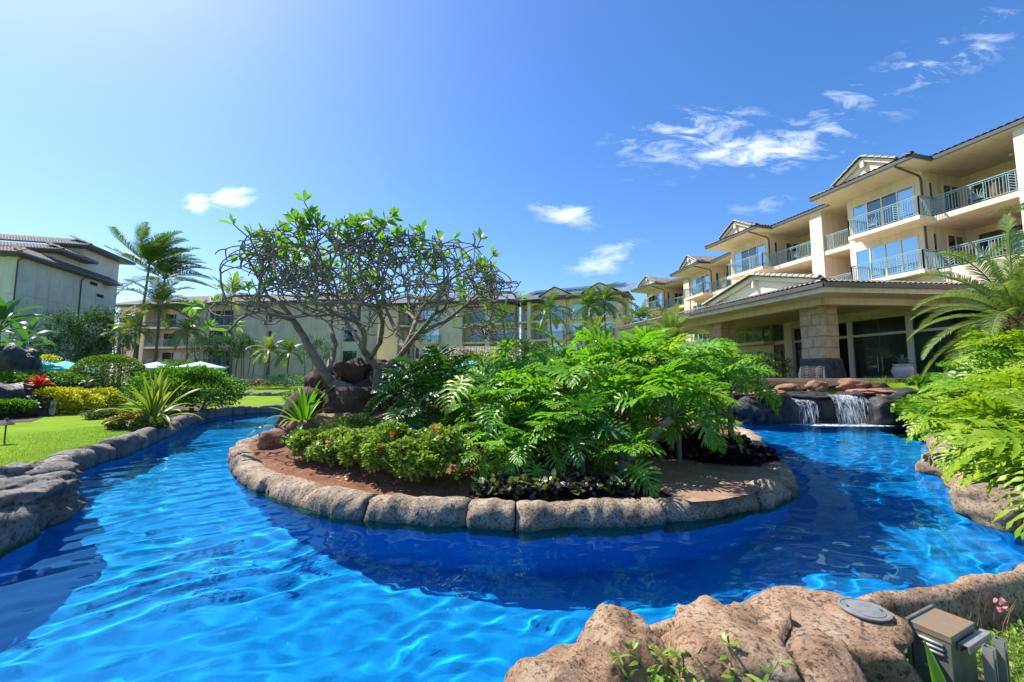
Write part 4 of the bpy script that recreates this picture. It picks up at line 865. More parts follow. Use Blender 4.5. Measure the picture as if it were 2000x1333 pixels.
# ---- far wing that closes the courtyard, and the left buildings
def far_wing(name, label, A, B, cells, stucco, zb=0.0, EZ_=13.2, roofd=8, gables=(), floors=(4.0, 6.9, 9.8), pane='pane', grey=False):
    A, B = Vector((*A, 0)), Vector((*B, 0)); F_ = Fr(A, B - A, side=1); ln = (B - A).length
    if F_.N.y > 0: F_ = Fr(A, B - A, side=-1)
    rt_ = empty(name, A, label, 'hotel wing'); w_ = MB(); tot = sum(c[1] for c in cells); u = 0
    for kind, wd in cells:
        wd = wd * ln / tot; a, b = u, u + wd
        if kind == 'bay':
            F_.box(w_, a, b, -6, 0, zb, EZ_ - .1)
            for z in (zb + .8,) + tuple(floors):
                window(F_, rt_, a + .5, b - .5, 0, z + .05, z + 2.2, 3 if wd > 4 else 2, pane)
            for z in floors: s_ = MB(); F_.box(s_, a + .2, b - .2, .0, .8, z - .25, z); q_ = s_.build('balcony', stucco, rt_); railing(F_, q_, [(a + .25, .1), (a + .25, .75), (b - .25, .75), (b - .25, .1)], z, 1)
        elif kind == 'rec':
            F_.box(w_, a, b, -6, -2.4, zb, EZ_ - .1)
            for z in floors:
                s_ = MB(); F_.box(s_, a, b, -2.4, -.1, z - .28, z); q_ = s_.build('balcony', stucco, rt_); railing(F_, q_, [(a, -.2), (b, -.2)], z, 1)
                window(F_, rt_, a + .6, b - .6, -2.4, z + .05, z + 2.2, 2, 'pane_dark')
            F_.box(w_, a, b, -2.4, -.1, zb, zb + 1.2)
        elif kind == 'col': F_.box(w_, a, b, -3, .1, zb, EZ_ - .1)
        elif kind == 'blank':
            F_.box(w_, a, b, -6, -.02, zb, EZ_ - .1)
            k = max(1, round(wd / 3.6))
            for i in range(k):
                for z0_, z1_ in ((zb, 3.2), (3.2, 8.2), (8.2, EZ_ - .3)):
                    m_ = MB(); F_.box(m_, a + wd * i / k + .03, a + wd * (i + 1) / k - .03, -.02, .03, z0_ + .03, z1_ - .03); m_.build('wall_panel', stucco, rt_)
        elif kind == 'slit':
            F_.box(w_, a, b, -6, -.3, zb, EZ_ - .1)
            for z in (zb + .8,) + tuple(floors): window(F_, rt_, a + .15, b - .15, -.3, z + .4, z + 2.1, 1, 'pane_dark')
        if kind in ('bay', 'blank') : 
            pass
        u += wd
    w_.build('wall', stucco, rt_)
    g_ = MB(); F_.box(g_, -.6, ln + .6, 1.1, 1.22, EZ_ - .15, EZ_); F_.box(g_, -.6, ln + .6, -5, 1.1, EZ_ - .2, EZ_ - .08); g_.build('gutter', M['fascia'], rt_)
    tiles('roof', rt_, F_.P(-.6, 1.2, EZ_), F_.P(ln + .6, 1.2, EZ_), F_.P(-.6, -roofd, EZ_ + .32 * (roofd + 1.2)), F_.P(ln + .6, -roofd, EZ_ + .32 * (roofd + 1.2)), M['tile'], pitch=.34, course=.6)
    for gu in gables:
        a, b, c = F_.P(gu - 2.3, .6, EZ_ + .35), F_.P(gu + 2.3, .6, EZ_ + .35), F_.P(gu, .6, EZ_ + 1.6); dv = F_.N * -4.5
        gm = MB(); gm.add([a, b, c, a + dv, b + dv, c + dv], [(0, 1, 2), (5, 4, 3), (0, 3, 4, 1)]); gm.build('gable', stucco, rt_)
        f_ = F_.N * .3
        tiles('gable_roof', rt_, a + f_ - F_.U * .4, a + dv - F_.U * .4, c + f_ + Vector((0, 0, .1)), c + dv + Vector((0, 0, .1)), M['tile'], pitch=.34); tiles('gable_roof', rt_, b + dv + F_.U * .4, b + f_ + F_.U * .4, c + dv + Vector((0, 0, .1)), c + f_ + Vector((0, 0, .1)), M['tile'], pitch=.34)
    return rt_, F_, ln
rt_, F_, ln = far_wing('hotel_wing', 'far cream hotel wing behind the palms, solar panels on its roof', (15.9, 56.4), (.5, 63.4),
    [('rec', 1.0), ('col', .8), ('bay', 4.6), ('slit', .9), ('bay', 3.0), ('slit', .7), ('bay', 3.6), ('rec', 3.4), ('col', .7), ('rec', 2.6)], M['stucco'], gables=(3.6, 10.2), floors=(4.3, 7.2, 10.1))
for i in range(12): 
    m_ = MB(); u_ = .8 + i * 1.28
    a_, b_ = F_.P(u_, -3.6, 15.1), F_.P(u_ + 1.22, -3.6, 15.1); c_, d_ = F_.P(u_ + 1.22, -7.0, 16.2), F_.P(u_, -7.0, 16.2); e = Vector((0, 0, .06)); m_.hexa([a_, b_, c_, d_, a_ + e, b_ + e, c_ + e, d_ + e]); m_.build('solar_panel', M['solar'], rt_)
bpy.context.view_layer.update(); at_root(rt_)
rt_, F_, ln = far_wing('hotel_wing', 'shaded hotel wing seen through the plumeria branches', (.2, 62.0), (-22, 66.0),
    [('rec', 4.0), ('col', .7), ('rec', 4.0), ('blank', 3.5), ('bay', 4.0), ('slit', 1), ('rec', 3), ('blank', 4)], M['stucco_tan'], gables=(12,)); at_root(rt_)
rt_, F_, ln = far_wing('hotel_wing', 'cream panelled hotel wing left of the plumeria behind tall palms', (-21, 55.5), (-58, 60.0),
    [('slit', 2.2), ('blank', 9.5), ('slit', .8), ('blank', 4.2), ('bay', 5.0), ('rec', 4.5), ('rec', 4), ('blank', 4)], M['stucco_tan'], pane='pane_dark', roofd=7, EZ_=12.0, floors=(3.0, 5.9, 8.8)); at_root(rt_)
# left block: side walls run away from the camera
LB = empty('hotel_block', (-46, 37.5, 0), 'tall pale panelled hotel block on the left with stepped tiled roofs', 'hotel block'); FLb = Fr((-46.5, 37.9), Uv, side=-1)
m_ = MB(); FLb.box(m_, 8.7, 14.7, -16, -.62, 0, 16.3); FLb.box(m_, -.02, 11.0, -.95, -.06, 0, 12.9); FLb.box(m_, 4.9, 8.8, -16, -.6, 12.9, 14.6); m_.build('wall', M['stucco_grey'], LB)
for a_, b_ in ((.6, 3.6), (3.6, 6.6), (6.6, 8.4), (8.4, 11.0)):
    for z0_, z1_ in ((.1, 3.4), (3.4, 6.6), (6.6, 9.3), (9.3, 12.8)): m_ = MB(); FLb.box(m_, a_ + .03, b_ - .03, -.06, 0, z0_ + .03, z1_ - .03); m_.build('wall_panel', M['stucco_grey'], LB)
for a_, b_ in ((-14, -9), (-9, -4.6), (-4.6, -.1)):
    for z0_, z1_ in ((.1, 3.4), (3.4, 6.6), (6.6, 9.3), (9.3, 12.8)): m_ = MB(); FLb.box(m_, -.09, -.02, a_ + .03, b_ - .03, z0_ + .03, z1_ - .03); m_.build('wall_panel', M['stucco_grey'], LB)
def eave(F_, u0, u1, n0, nin, z, rise, nm='roof'):
    g_ = MB(); F_.box(g_, u0, u1, n0 - .1, n0, z - .16, z); F_.box(g_, u1, u1 + .1, n0 - 4, n0, z - .16, z); F_.box(g_, u0 - .1, u0, n0 - 16, n0, z - .16, z); F_.box(g_, u0, u1, n0 - 4, n0 - .1, z - .24, z - .1); g_.build('gutter', M['fascia'], LB)
    tiles(nm, LB, F_.P(u0, n0, z), F_.P(u1, n0, z), F_.P(u0 + rise * 1.5, nin, z + rise), F_.P(u1 - .2, nin, z + rise), M['tile'])
    tiles(nm, LB, F_.P(u0, n0 - 16, z), F_.P(u0, n0, z), F_.P(u0 + rise * 2.4, n0 - 16, z + rise), F_.P(u0 + rise * 2.4, nin, z + rise), M['tile'])
    ridge_caps(LB, F_.P(u0, n0, z + .05), F_.P(u0 + rise * 1.6, nin, z + rise + .05), M['tile'])
eave(FLb, -1.0, 13.2, .75, -1.0, 13.1, 1.0); eave(FLb, 3.9, 9.0, .6, -2.0, 14.8, 1.1); eave(FLb, 7.7, 15.7, .6, -3.0, 16.5, 1.5)
for u_ in (7.6, -.3): pipe(FLb, LB, u_, 0, .2, 12.95, .7)
for u_, z_ in ((9.0, 12.2), (10.2, 11.0)): m_ = MB(); FLb.box(m_, u_, u_ + 1.1, 0, .05, z_, z_ + .35); m_.build('vent', M['dark'], LB)
bpy.context.view_layer.update(); at_root(LB)
# poolside bar: low tan building with tiled roof in the middle distance
pb = D(930, 720, 40); BR = empty('pool_bar', (pb.x, pb.y, .5), 'low tan pool bar with a broad hipped tile roof', 'pool bar')
m_ = MB(); m_.box((0, 0, 1.15), (8.4, 5, 2.3)); m_.build('wall', M['stucco'], BR)
for x in (-3.6, -1.8, 0, 1.8, 3.6): m_ = MB(); m_.box((x, -2.6, 1.2), (.35, .3, 2.5)); m_.build('post', M['stucco'], BR)
for x in (-2.7, -.9, .9, 2.7): m_ = MB(); m_.box((x, -2.53, 1.15), (1.1, .08, 1.6)); m_.build('opening_shade', M['dark'], BR)  # dark slabs on the solid wall stand in for the shade of openings
q_ = [(-5, -3.6), (5, -3.6), (5, 3.6), (-5, 3.6)]; z_, zr = 2.45, 4.0
m_ = MB(); m_.prism(q_, 2.3, 2.42); m_.build('soffit', M['trim'], BR)
tiles('roof', BR, (-5, -3.6, z_), (5, -3.6, z_), (-2, 0, zr), (2, 0, zr), M['tile']); tiles('roof', BR, (5, -3.6, z_), (5, 3.6, z_), (2, 0, zr), (2, .05, zr), M['tile']); tiles('roof', BR, (-5, 3.6, z_), (-5, -3.6, z_), (-2, 0, zr), (-2, .05, zr), M['tile'])

# ---- fence
FE = empty('fence', D(560, 753, 44), 'low pale teal metal fence across the far lawn', 'fence'); L0, L1 = D(395, 753, 45), D(790, 753, 43); L0.z = L1.z = .50
d_ = (L1 - L0); k = int(d_.length / .13); m_ = MB(); r_ = FE.location
for zz in (.12, 1.15): m_.bar(L0 - r_ + Vector((0, 0, zz)), L1 - r_ + Vector((0, 0, zz)), .05)
m_.build('rail', M['teal'], FE); bm_ = MB(); bm_.box((0, 0, .62), (.025, .025, 1.1)); bme = bm_.mesh('picket', M['teal'])
for i in range(min(k, 280)):
    inst('picket', bme, FE, loc=L0 - r_ + d_ * (i / min(k, 280)))
pm_ = MB(); pm_.box((0, 0, .65), (.08, .08, 1.3)); pme = pm_.mesh('fence_post', M['teal'])
for i in range(0, 14): inst('fence_post', pme, FE, loc=L0 - r_ + d_ * (i / 13))
# ---------------------------------------------------------------- plants
def rotz(a): c, s = np.cos(a), np.sin(a); return np.array([[c, -s, 0], [s, c, 0], [0, 0, 1]])
T_LEAF = (np.array([(0, 0, 0), (-.26, .38, .05), (0, .45, 0), (.26, .38, .05), (-.18, .75, .02), (.18, .75, .02), (0, 1, -.08)], float), np.array([(0, 2, 1), (0, 3, 2), (1, 2, 4), (2, 3, 5), (4, 2, 6), (2, 5, 6)]))
T_ROUND = (np.array([(0, 0, 0), (-.42, .35, .07), (0, .45, 0), (.42, .35, .07), (-.34, .75, .03), (.34, .75, .03), (0, 1, -.05)], float), T_LEAF[1])
T_NARROW = (np.array([(0, 0, 0), (-.09, .35, .02), (.09, .35, .02), (-.07, .7, 0), (.07, .7, 0), (0, 1, -.1)], float), np.array([(0, 2, 1), (1, 2, 4), (1, 4, 3), (3, 4, 5)]))
T_BLADE = (np.array([(-.03, 0, 0), (.03, 0, 0), (0, .6, .06), (.02, .6, .06), (0, 1, -.02)], float), np.array([(0, 1, 3), (0, 3, 2), (2, 3, 4)]))
def scatter(name, tmpl, P, dirs, sizes, mt, parent=None, widths=None, rs=None, up=None):
    """many leaves: at P, pointing along dirs"""
    rs = rs or nr; V0, F0 = tmpl; n = len(P); d = dirs / (np.linalg.norm(dirs, axis=1)[:, None] + 1e-9)
    r = rs.normal(size=(n, 3)) * .55 + (np.array([0, 0, 1.0]) if up is None else up); s = np.cross(d, r); s /= np.linalg.norm(s, axis=1)[:, None] + 1e-9; u = np.cross(s, d)
    sz = sizes[:, None]; wd = (widths if widths is not None else np.ones(n))[:, None]
    V = P[:, None, :] + (s * sz * wd)[:, None, :] * V0[None, :, 0:1] + (d * sz)[:, None, :] * V0[None, :, 1:2] + (u * sz)[:, None, :] * V0[None, :, 2:3]
    F = F0[None] + (np.arange(n) * len(V0))[:, None, None]
    o = inst(name, np_mesh(name, V.reshape(-1, 3), F.reshape(-1, 3), mt, smooth=False), parent); return o
def shrub(name, label, c, r, n, size, mt, seed, tmpl=T_LEAF, cat='shrub', group=None, stems=5, rough=.25, lift=.0, shell=.35, tilt=.6, flower=None, nf=0, fsize=.05, clumps=True, stem_mat='wood', parent=None):
    rs = np.random.RandomState(seed); x, y, z = c; rx, ry, h = r
    root = empty(name, (x, y, z), label, cat, group)
    d = rs.normal(size=(n, 3)); d /= np.linalg.norm(d, axis=1)[:, None]; d[:, 2] = np.where(d[:, 2] < -.75, -d[:, 2], d[:, 2])
    k = 14; cd_ = rs.normal(size=(k, 3)); cd_ /= np.linalg.norm(cd_, axis=1)[:, None]
    bulge = np.max(d @ cd_.T, axis=1); rad = (1 - rough * .9) + rough * np.clip((bulge - .7) / .3, -.6, 1)
    ns = np.array([noise.noise(Vector(tuple(q * 3.0 + seed))) for q in d]); rad = rad * (1 + .22 * rough / .25 * ns)
    rad *= 1 - shell * rs.rand(n) ** 1.6
    P = d * rad[:, None] * np.array([rx, ry, h / (2 - .0)]) + np.array([0, 0, h * .5 + lift])
    P[:, 2] = np.maximum(P[:, 2], .02 + lift * .6)
    dirs = d * np.array([1, 1, .6]) + rs.normal(size=(n, 3)) * tilt + np.array([0, 0, .25])
    o = scatter('foliage', tmpl, P, dirs, size * (.6 + .8 * rs.rand(n)), mt, root, rs=rs); o['kind'] = 'stuff'
    for i in range(stems):
        a = rs.rand() * 6.28; m_ = MB(); q = .55 * rs.rand() + .1
        e = Vector((math.cos(a) * rx * q, math.sin(a) * ry * q, (h * .6 + lift))); m_.tube([(e.x * .25, e.y * .25, 0), (e.x * .6, e.y * .6, e.z * .5), tuple(e)], [max(.012, h * .018), h * .012, .006], 5); m_.build('stem', M[stem_mat], root)
    if nf:
        cand = np.where((P[:, 1] < .1 * ry) & (P[:, 2] > .45 * h))[0]; c0 = P[rs.choice(cand)]; near = cand[np.argsort(np.linalg.norm(P[cand] - c0, axis=1))[:max(nf * 6, 40)]] if nf > 12 and nf < 50 else cand; idx = rs.choice(near, nf) ; sel = P[idx] * np.array([1.04, 1.04, 1.02]); sel = np.repeat(sel, 5, 0) + rs.normal(size=(nf * 5, 3)) * fsize * .35
        fo = scatter('flower', T_ROUND, sel, rs.normal(size=(nf * 5, 3)) + np.array([0, -.3, .6]), fsize * (.7 + .5 * rs.rand(nf * 5)), flower, root, rs=rs); fo['kind'] = 'stuff'
    return root

# -- philodendron leaf with stalk
def philo_mesh(seed, elev, mats, pet=.72, Lb=.72):
    rr = random.Random(seed); V = []; F = []; mi = []
    def addf(b, fs, k): 
        for f in fs: F.append(tuple(i + b for i in f)); mi.append(k)
    # stalk
    p = Vector((0, 0, 0)); e = R(elev); pts = [p.copy()]; dirs = []
    for i in range(6):
        d = Vector((0, math.cos(e), math.sin(e))); p = p + d * pet / 6; pts.append(p.copy()); e -= R(4 + (90 - elev) * .02)
    mb = MB(); mb.tube(pts, [.014, .012, .010, .009, .008, .008, .007], 5); addf(len(V), mb.f, 1); V += mb.v
    # midrib
    e2 = e - R(rr.uniform(8, 40)); mid = []; q = pts[-1].copy(); N_ = 14; dd = []
    for i in range(N_ + 1):
        mid.append(q.copy()); d = Vector((rr.uniform(-.02, .02), math.cos(e2), math.sin(e2))); dd.append(d.normalized()); q = q + d * Lb / N_; e2 -= R(rr.uniform(2.0, 4.2))
    def at(t):
        f = min(max(t, 0), .999) * N_; i = int(f); return mid[i].lerp(mid[i + 1], f - i), dd[i]
    ts = [0, .03, .09, .17, .26, .36, .46, .57, .68, .79]; angs = [150, 122, 100, 84, 72, 62, 54, 46, 38, 30]; lens = [.40, .54, .60, .62, .60, .55, .48, .40, .31, .22]
    lobes = [(t, a * s, l) for s in (-1, 1) for t, a, l in zip(ts, angs, lens)] + [(.80, 0, .24)]
    for t, a, l in lobes:
        c, d = at(t); up = Vector((1, 0, 0)).cross(d).normalized(); sx = Vector((1, 0, 0)); s = 1 if a >= 0 else -1
        l = l * Lb * rr.uniform(.85, 1.15); a = R(a + rr.uniform(-7, 7)); K = 7
        fold = .30; cl = c.copy(); ang = a; b = len(V)
        W_ = [.048, .038, .017, .025, .029, .019, .002]; ph = rr.uniform(0, 6)
        for k in range(K):
            u = k / (K - 1); dirv = (d * math.cos(ang) + sx * math.sin(ang) * 1.0)
            lift = fold * abs(math.sin(ang)) * (1 - u * 1.9)
            dirv = (dirv + up * lift).normalized(); sd = dirv.cross(up).normalized(); w_ = W_[k] * Lb / .72 * (1.15 if a == 0 else 1); wv = math.sin(ph + k * 2.1) * .016
            V.append(tuple(cl - sd * w_ + up * (wv + .3 * w_))); V.append(tuple(cl)); V.append(tuple(cl + sd * w_ + up * (-wv + .3 * w_)))
            cl = cl + dirv * l / (K - 1); cl.z -= .010 * u * l / .3; ang -= R(3.5) * (1 if a > 0 else -1 if a < 0 else 0)
        fs = []
        for k in range(K - 1): o_ = k * 3; fs += [(o_, o_ + 1, o_ + 4, o_ + 3), (o_ + 1, o_ + 2, o_ + 5, o_ + 4)]
        addf(b, fs, 0)
    mb = MB(); mb.tube(mid[::3] + [mid[-1]], [.007, .006, .005, .004, .003, .002][:len(mid[::3]) + 1], 4); addf(len(V), mb.f, 1); V += mb.v
    me = bpy.data.meshes.new('philodendron_leaf'); me.from_pydata([tuple(v) for v in V], [], F)
    for m_ in mats: me.materials.append(m_)
    me.polygons.foreach_set('material_index', mi); me.polygons.foreach_set('use_smooth', [True] * len(F)); me.update(); return me
PH = {}
for key in ('philo', 'philo_dark', 'philo_yel'):
    PH[key] = [philo_mesh(i + 1, e, (M[key], M['stalk'])) for i, e in enumerate((82, 72, 60, 50, 38, 26, 12, 66, 30))]
def philo(label, p, crown, n, sc, key='philo', seed=1, trunk_r=.05, lean=None, group='philodendrons on the island', face=None, emin=0):
    """p base point, crown point; n leaves"""
    rr = random.Random(seed); p = Vector(p); crown = Vector(crown)
    root = empty('philodendron', p, label, 'plant', group)
    m_ = MB(); c = crown - p; mid_ = c * .5 + Vector((0, 0, -.08 * c.length))
    pts = [Vector((0, 0, -.1)), c * .25 + Vector((0, 0, -.05 * c.length)), mid_, c * .8 + Vector((0, 0, -.02)), c]
    k = max(4, int(c.length / .045)); P_ = []; r_ = []
    for i in range(k + 1):
        f = i / k * 4; j = min(3, int(f)); P_.append(pts[j].lerp(pts[j + 1], f - j)); r_.append(trunk_r * (1.12 if i % 2 else .9) * (1 - .1 * i / k))
    m_.tube(P_, r_, 9); m_.build('trunk', M['bark'], root, smooth=True)
    for i in range(n):
        f = (i + .5) / n; az = i * 2.39996 + rr.uniform(-.3, .3)
        if face is not None and rr.random() < .55: az = R(face) + rr.uniform(-1.0, 1.0)
        vi = min(6, int(f * 7)); vi = min(8, max(0, vi + rr.choice((-2, -1, 0, 0, 1, 2)))); vi = max(vi, emin)
        s_ = sc * rr.uniform(.62, 1.02)
        Mx = Matrix.Translation(c) @ Matrix.Rotation(az - math.pi / 2, 4, 'Z') @ Matrix.Rotation(rr.uniform(-.5, .5), 4, 'Y') @ Matrix.Rotation(rr.uniform(-.2, .2), 4, 'X') @ Matrix.Scale(s_, 4)
        inst('leaf', PH['philo_yel' if (key == 'philo' and rr.random() < .07) else key][vi], root, Mx)
    return root
def g2(px, py, z=None):
    """point on the island soil seen at this place"""
    p = G(px, py, .1)
    for _ in range(4): p = G(px, py, iz(p.x, p.y))
    return p
def isl(x, y): return Vector((x, y, iz(x, y)))
# big leaning one with visible trunk
philo('leaning philodendron with a bare scaly trunk over the grass patch', G(1190, 915, .02), D(1312, 818, 7.0), 22, 1.05, seed=2, trunk_r=.075)
philo('philodendron on a straight trunk at the right end above the black leaves', G(1428, 868, .1), D(1425, 765, 8.7), 24, .95, seed=3, trunk_r=.06)
k = 0
for x, y, cz, n, sc, key, lab in (
    (1.25, 8.0, 1.0, 24, 1.05, 'philo', 'bright green philodendron left of the leaning trunk, leaves spread low'),
    (2.3, 8.6, 1.45, 26, 1.15, 'philo', 'tall philodendron whose leaves stand highest in the middle of the clump'),
    (3.2, 8.4, 1.50, 26, 1.15, 'philo', 'tall philodendron right of the highest one, shiny grey lit leaves'),
    (4.3, 10.3, 1.75, 24, 1.1, 'philo', 'philodendron reaching up in front of the far stone column'),
    (5.3, 10.7, 1.55, 22, 1.1, 'philo', 'philodendron in front of the balcony seen under the canopy'),
    (.6, 9.0, .95, 22, 1.0, 'philo', 'mid green philodendron below the far umbrellas'),
    (-.1, 8.3, .62, 20, .95, 'philo', 'low philodendron with upright lobed leaves near the centre'),
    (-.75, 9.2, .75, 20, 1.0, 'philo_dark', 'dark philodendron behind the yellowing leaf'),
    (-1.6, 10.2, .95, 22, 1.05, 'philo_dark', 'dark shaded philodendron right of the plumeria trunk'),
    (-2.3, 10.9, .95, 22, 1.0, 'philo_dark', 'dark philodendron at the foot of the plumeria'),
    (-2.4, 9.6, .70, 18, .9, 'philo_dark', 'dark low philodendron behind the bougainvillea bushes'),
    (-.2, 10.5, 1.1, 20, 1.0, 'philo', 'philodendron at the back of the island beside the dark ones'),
    (1.4, 10.6, 1.35, 20, 1.1, 'philo', 'philodendron at the back of the clump under the far palms'),
    (-.35, 7.15, .32, 18, .72, 'philo', 'small fine leaved philodendron beside the red flowers'),
    (.55, 6.85, .42, 20, .85, 'philo', 'low philodendron at the front just left of the trunk base'),
    (1.15, 6.75, .42, 20, .8, 'philo_dark', 'low dark philodendron drooping over the front kerb'),
    (2.0, 7.7, .8, 16, .9, 'philo', 'philodendron tucked behind the leaning trunk'),
    (3.2, 8.0, .9, 16, .9, 'philo', 'philodendron above the black leaves right of the leaning crown'),
    (-.05, 7.7, .75, 16, .9, 'philo', 'philodendron with a fan of upright leaves left of centre'),
    (.15, 6.55, .30, 16, .62, 'philo', 'small philodendron low over the dark ground cover'),
    (1.65, 6.6, .30, 16, .66, 'philo', 'small philodendron at the foot of the leaning trunk'),
    (-.45, 6.6, .26, 14, .55, 'philo', 'smallest fine leaved philodendron at the front of the clump'),
    (.9, 7.4, .6, 18, .85, 'philo', 'philodendron filling the middle of the front of the clump'),
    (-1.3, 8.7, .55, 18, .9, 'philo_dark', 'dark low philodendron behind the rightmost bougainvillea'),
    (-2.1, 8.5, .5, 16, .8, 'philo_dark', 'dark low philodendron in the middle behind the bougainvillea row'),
    (-.8, 7.9, .5, 16, .85, 'philo', 'low mid green philodendron right of the bougainvillea row'),
    (2.9, 10.2, 1.4, 18, 1.1, 'philo', 'philodendron at the back right of the clump')):
    k += 1; b = isl(x, y); philo(lab, b, b + Vector((rnd.uniform(-.15, .15), rnd.uniform(-.2, .1), cz - b.z * .6)), n, sc, key, seed=10 + k)
yl = philo('yellowing philodendron leaves at the left end of the clump', isl(-.55, 7.9), isl(-.55, 7.9) + Vector((0, 0, .95)), 4, .9, 'philo_yel', seed=77, face=200)
# right bank
k = 0
for x, y, cz, n, sc, key, lab, face in (
    (7.1, 5.5, .55, 20, .95, 'philo_yel', 'lime philodendron at the right edge, leaves hanging over the water', 190),
    (8.15, 6.6, .65, 24, 1.0, 'philo_yel', 'large sunlit lime philodendron on the right bank', 195),
    (9.3, 7.6, .9, 24, 1.0, 'philo_yel', 'lime philodendron behind the largest one on the right bank', 200),
    (10.2, 8.9, .95, 24, .95, 'philo', 'green philodendron above the waterside rocks', 200),
    (12.6, 10.0, 1.1, 22, .9, 'philo', 'green philodendron midway along the right bank', 200),
    (14.6, 12.2, 1.3, 20, .85, 'philo', 'green philodendron next to the ivy on the right bank', 200),
    (11.0, 8.8, 1.75, 24, 1.0, 'philo_yel', 'tall lime philodendron at the right edge under the big palm', 190),
    (13.2, 10.8, 1.9, 22, 1.0, 'philo', 'tall green philodendron in front of the palm trunk', 190),
    (8.0, 5.6, .95, 20, .95, 'philo_yel', 'tall lime philodendron cut off by the right edge', 170),
    (7.05, 5.75, .36, 18, .85, 'philo_yel', 'low lime philodendron hanging over the near part of the right bank', 195),
    (7.7, 6.75, .4, 18, .85, 'philo_yel', 'low lime philodendron hanging over the pale rock', 195),
    (8.6, 7.85, .5, 18, .85, 'philo', 'low green philodendron at the water between two rocks', 195),
    (10.3, 9.0, .6, 18, .85, 'philo', 'low green philodendron at the water near the ivy', 200),
    (6.35, 4.6, .40, 24, 1.05, 'philo_yel', 'lime philodendron reaching over the kerb at the right edge', 180)):
    k += 1; z = gz(x, y); b = Vector((x, y, z)); philo(lab, b, Vector((x - .15, y - .1, cz if cz > z else z + .2)), n, sc, key, seed=60 + k, group='philodendrons on the right bank', face=face)

# -- strap leaved plants
def strap_mesh(L_, W_, elev, bend, mt, seed, fold=.25, name='leaf'):
    rr = random.Random(seed); V = []; K = 9; p = Vector((0, 0, 0)); e = R(elev)
    for i in range(K):
        u = i / (K - 1); w_ = W_ * (.35 + .65 * math.sin(min(1, u * 1.7) * math.pi / 2)) * (1 - max(0, (u - .55) / .45) ** 1.8)
        up = Vector((0, -math.sin(e), math.cos(e)))
        V += [tuple(p + Vector((-w_ / 2, 0, 0)) + up * w_ * fold), tuple(p), tuple(p + Vector((w_ / 2, 0, 0)) + up * w_ * fold)]
        p = p + Vector((0, math.cos(e), math.sin(e))) * L_ / (K - 1); e -= R(bend) * (.5 + 1.2 * u)
    F = [f for i in range(K - 1) for f in ((i * 3, i * 3 + 1, i * 3 + 4, i * 3 + 3), (i * 3 + 1, i * 3 + 2, i * 3 + 5, i * 3 + 4))]
    return np_mesh(name, V, np.array(F), mt, smooth=True)
def rosette(name, label, cat, p, n, meshes, sc, seed, group=None, e0=0, parent=None):
    rr = random.Random(seed); root = parent or empty(name, p, label, cat, group)
    for i in range(n):
        me = meshes[min(len(meshes) - 1, int(i / n * len(meshes)))]; az = i * 2.39996 + rr.uniform(-.25, .25)
        inst('leaf', me, root, Matrix.Rotation(az, 4, 'Z') @ Matrix.Rotation(rr.uniform(-.12, .12), 4, 'Y') @ Matrix.Scale(sc * rr.uniform(.8, 1.12), 4))
    return root
CR = [strap_mesh(1.0, .085, e, b, M['ti'], i) for i, (e, b) in enumerate(((84, 4), (74, 6), (62, 9), (48, 12), (32, 13)))]
ST = [strap_mesh(1.0, .075, e, b, M['striped'], i) for i, (e, b) in enumerate(((87, 1), (79, 2), (70, 4), (58, 6), (44, 9), (30, 11)))]
AG = [strap_mesh(.5, .07, e, b, M['agave'], i, .35) for i, (e, b) in enumerate(((82, 1), (62, 3), (42, 6), (22, 9)))]
RD = [strap_mesh(.5, .11, e, b, M['red'], i) for i, (e, b) in enumerate(((80, 3), (60, 6), (38, 10)))]
b = g2(592, 850); rosette('crinum_lily', 'bright green strap leaved plant at the left end of the island', 'plant', (b.x, b.y, b.z + .05), 26, CR, 1.4, 4)
b = G(298, 832, .05); rosette('crinum_lily', 'large spiky bronze green plant standing by the lawn kerb', 'plant', (b.x, b.y, .1), 46, ST, 1.65, 5)
rosette('agave', 'agave growing in the pale clay planter', 'agave', (PT.location.x, PT.location.y, 1.35 + .80), 26, AG, 1.05, 6)
b = D(76, 745, 16.5); rosette('cordyline', 'bright red leaved cordyline on the dark rocks at left', 'plant', b - Vector((0, 0, .25)), 34, RD, 1.15, 7)
b = D(170, 742, 19.0); rosette('agave', 'small grey green agave beside the round clipped bush', 'agave', b - Vector((0, 0, .2)), 20, AG, 1.0, 8)
b = G(20, 812, .1); rosette('agave', 'blue grey spiky plant behind the path light', 'agave', b, 24, AG, 1.7, 9)
# small sign-like spotlight in the hedge, path light
b = G(8, 868, .03); PL = empty('path_light', b, 'bronze mushroom path light on the lawn at the left edge', 'path light')
m_ = MB(); m_.tube([(0, 0, -.05), (0, 0, .46)], .016, 8); m_.build('post', M['wood'], PL); m_ = MB(); m_.lathe([(.14, .44), (.145, .455), (.04, .56), (.02, .60)], n=18); m_.build('lamp_shade', M['pipe'], PL)
b = G(101, 812, .05); SG = empty('plant_sign', b, 'small pale leaning sign among the yellow hedge stems', 'sign'); m_ = MB(); m_.box((0, 0, .3), (.24, .03, .55), Matrix.Rotation(.15, 3, 'Y')); m_.build('board', M['white'], SG); m_ = MB(); m_.box((0, .03, .05), (.04, .03, .3)); m_.build('post', M['wood'], SG)

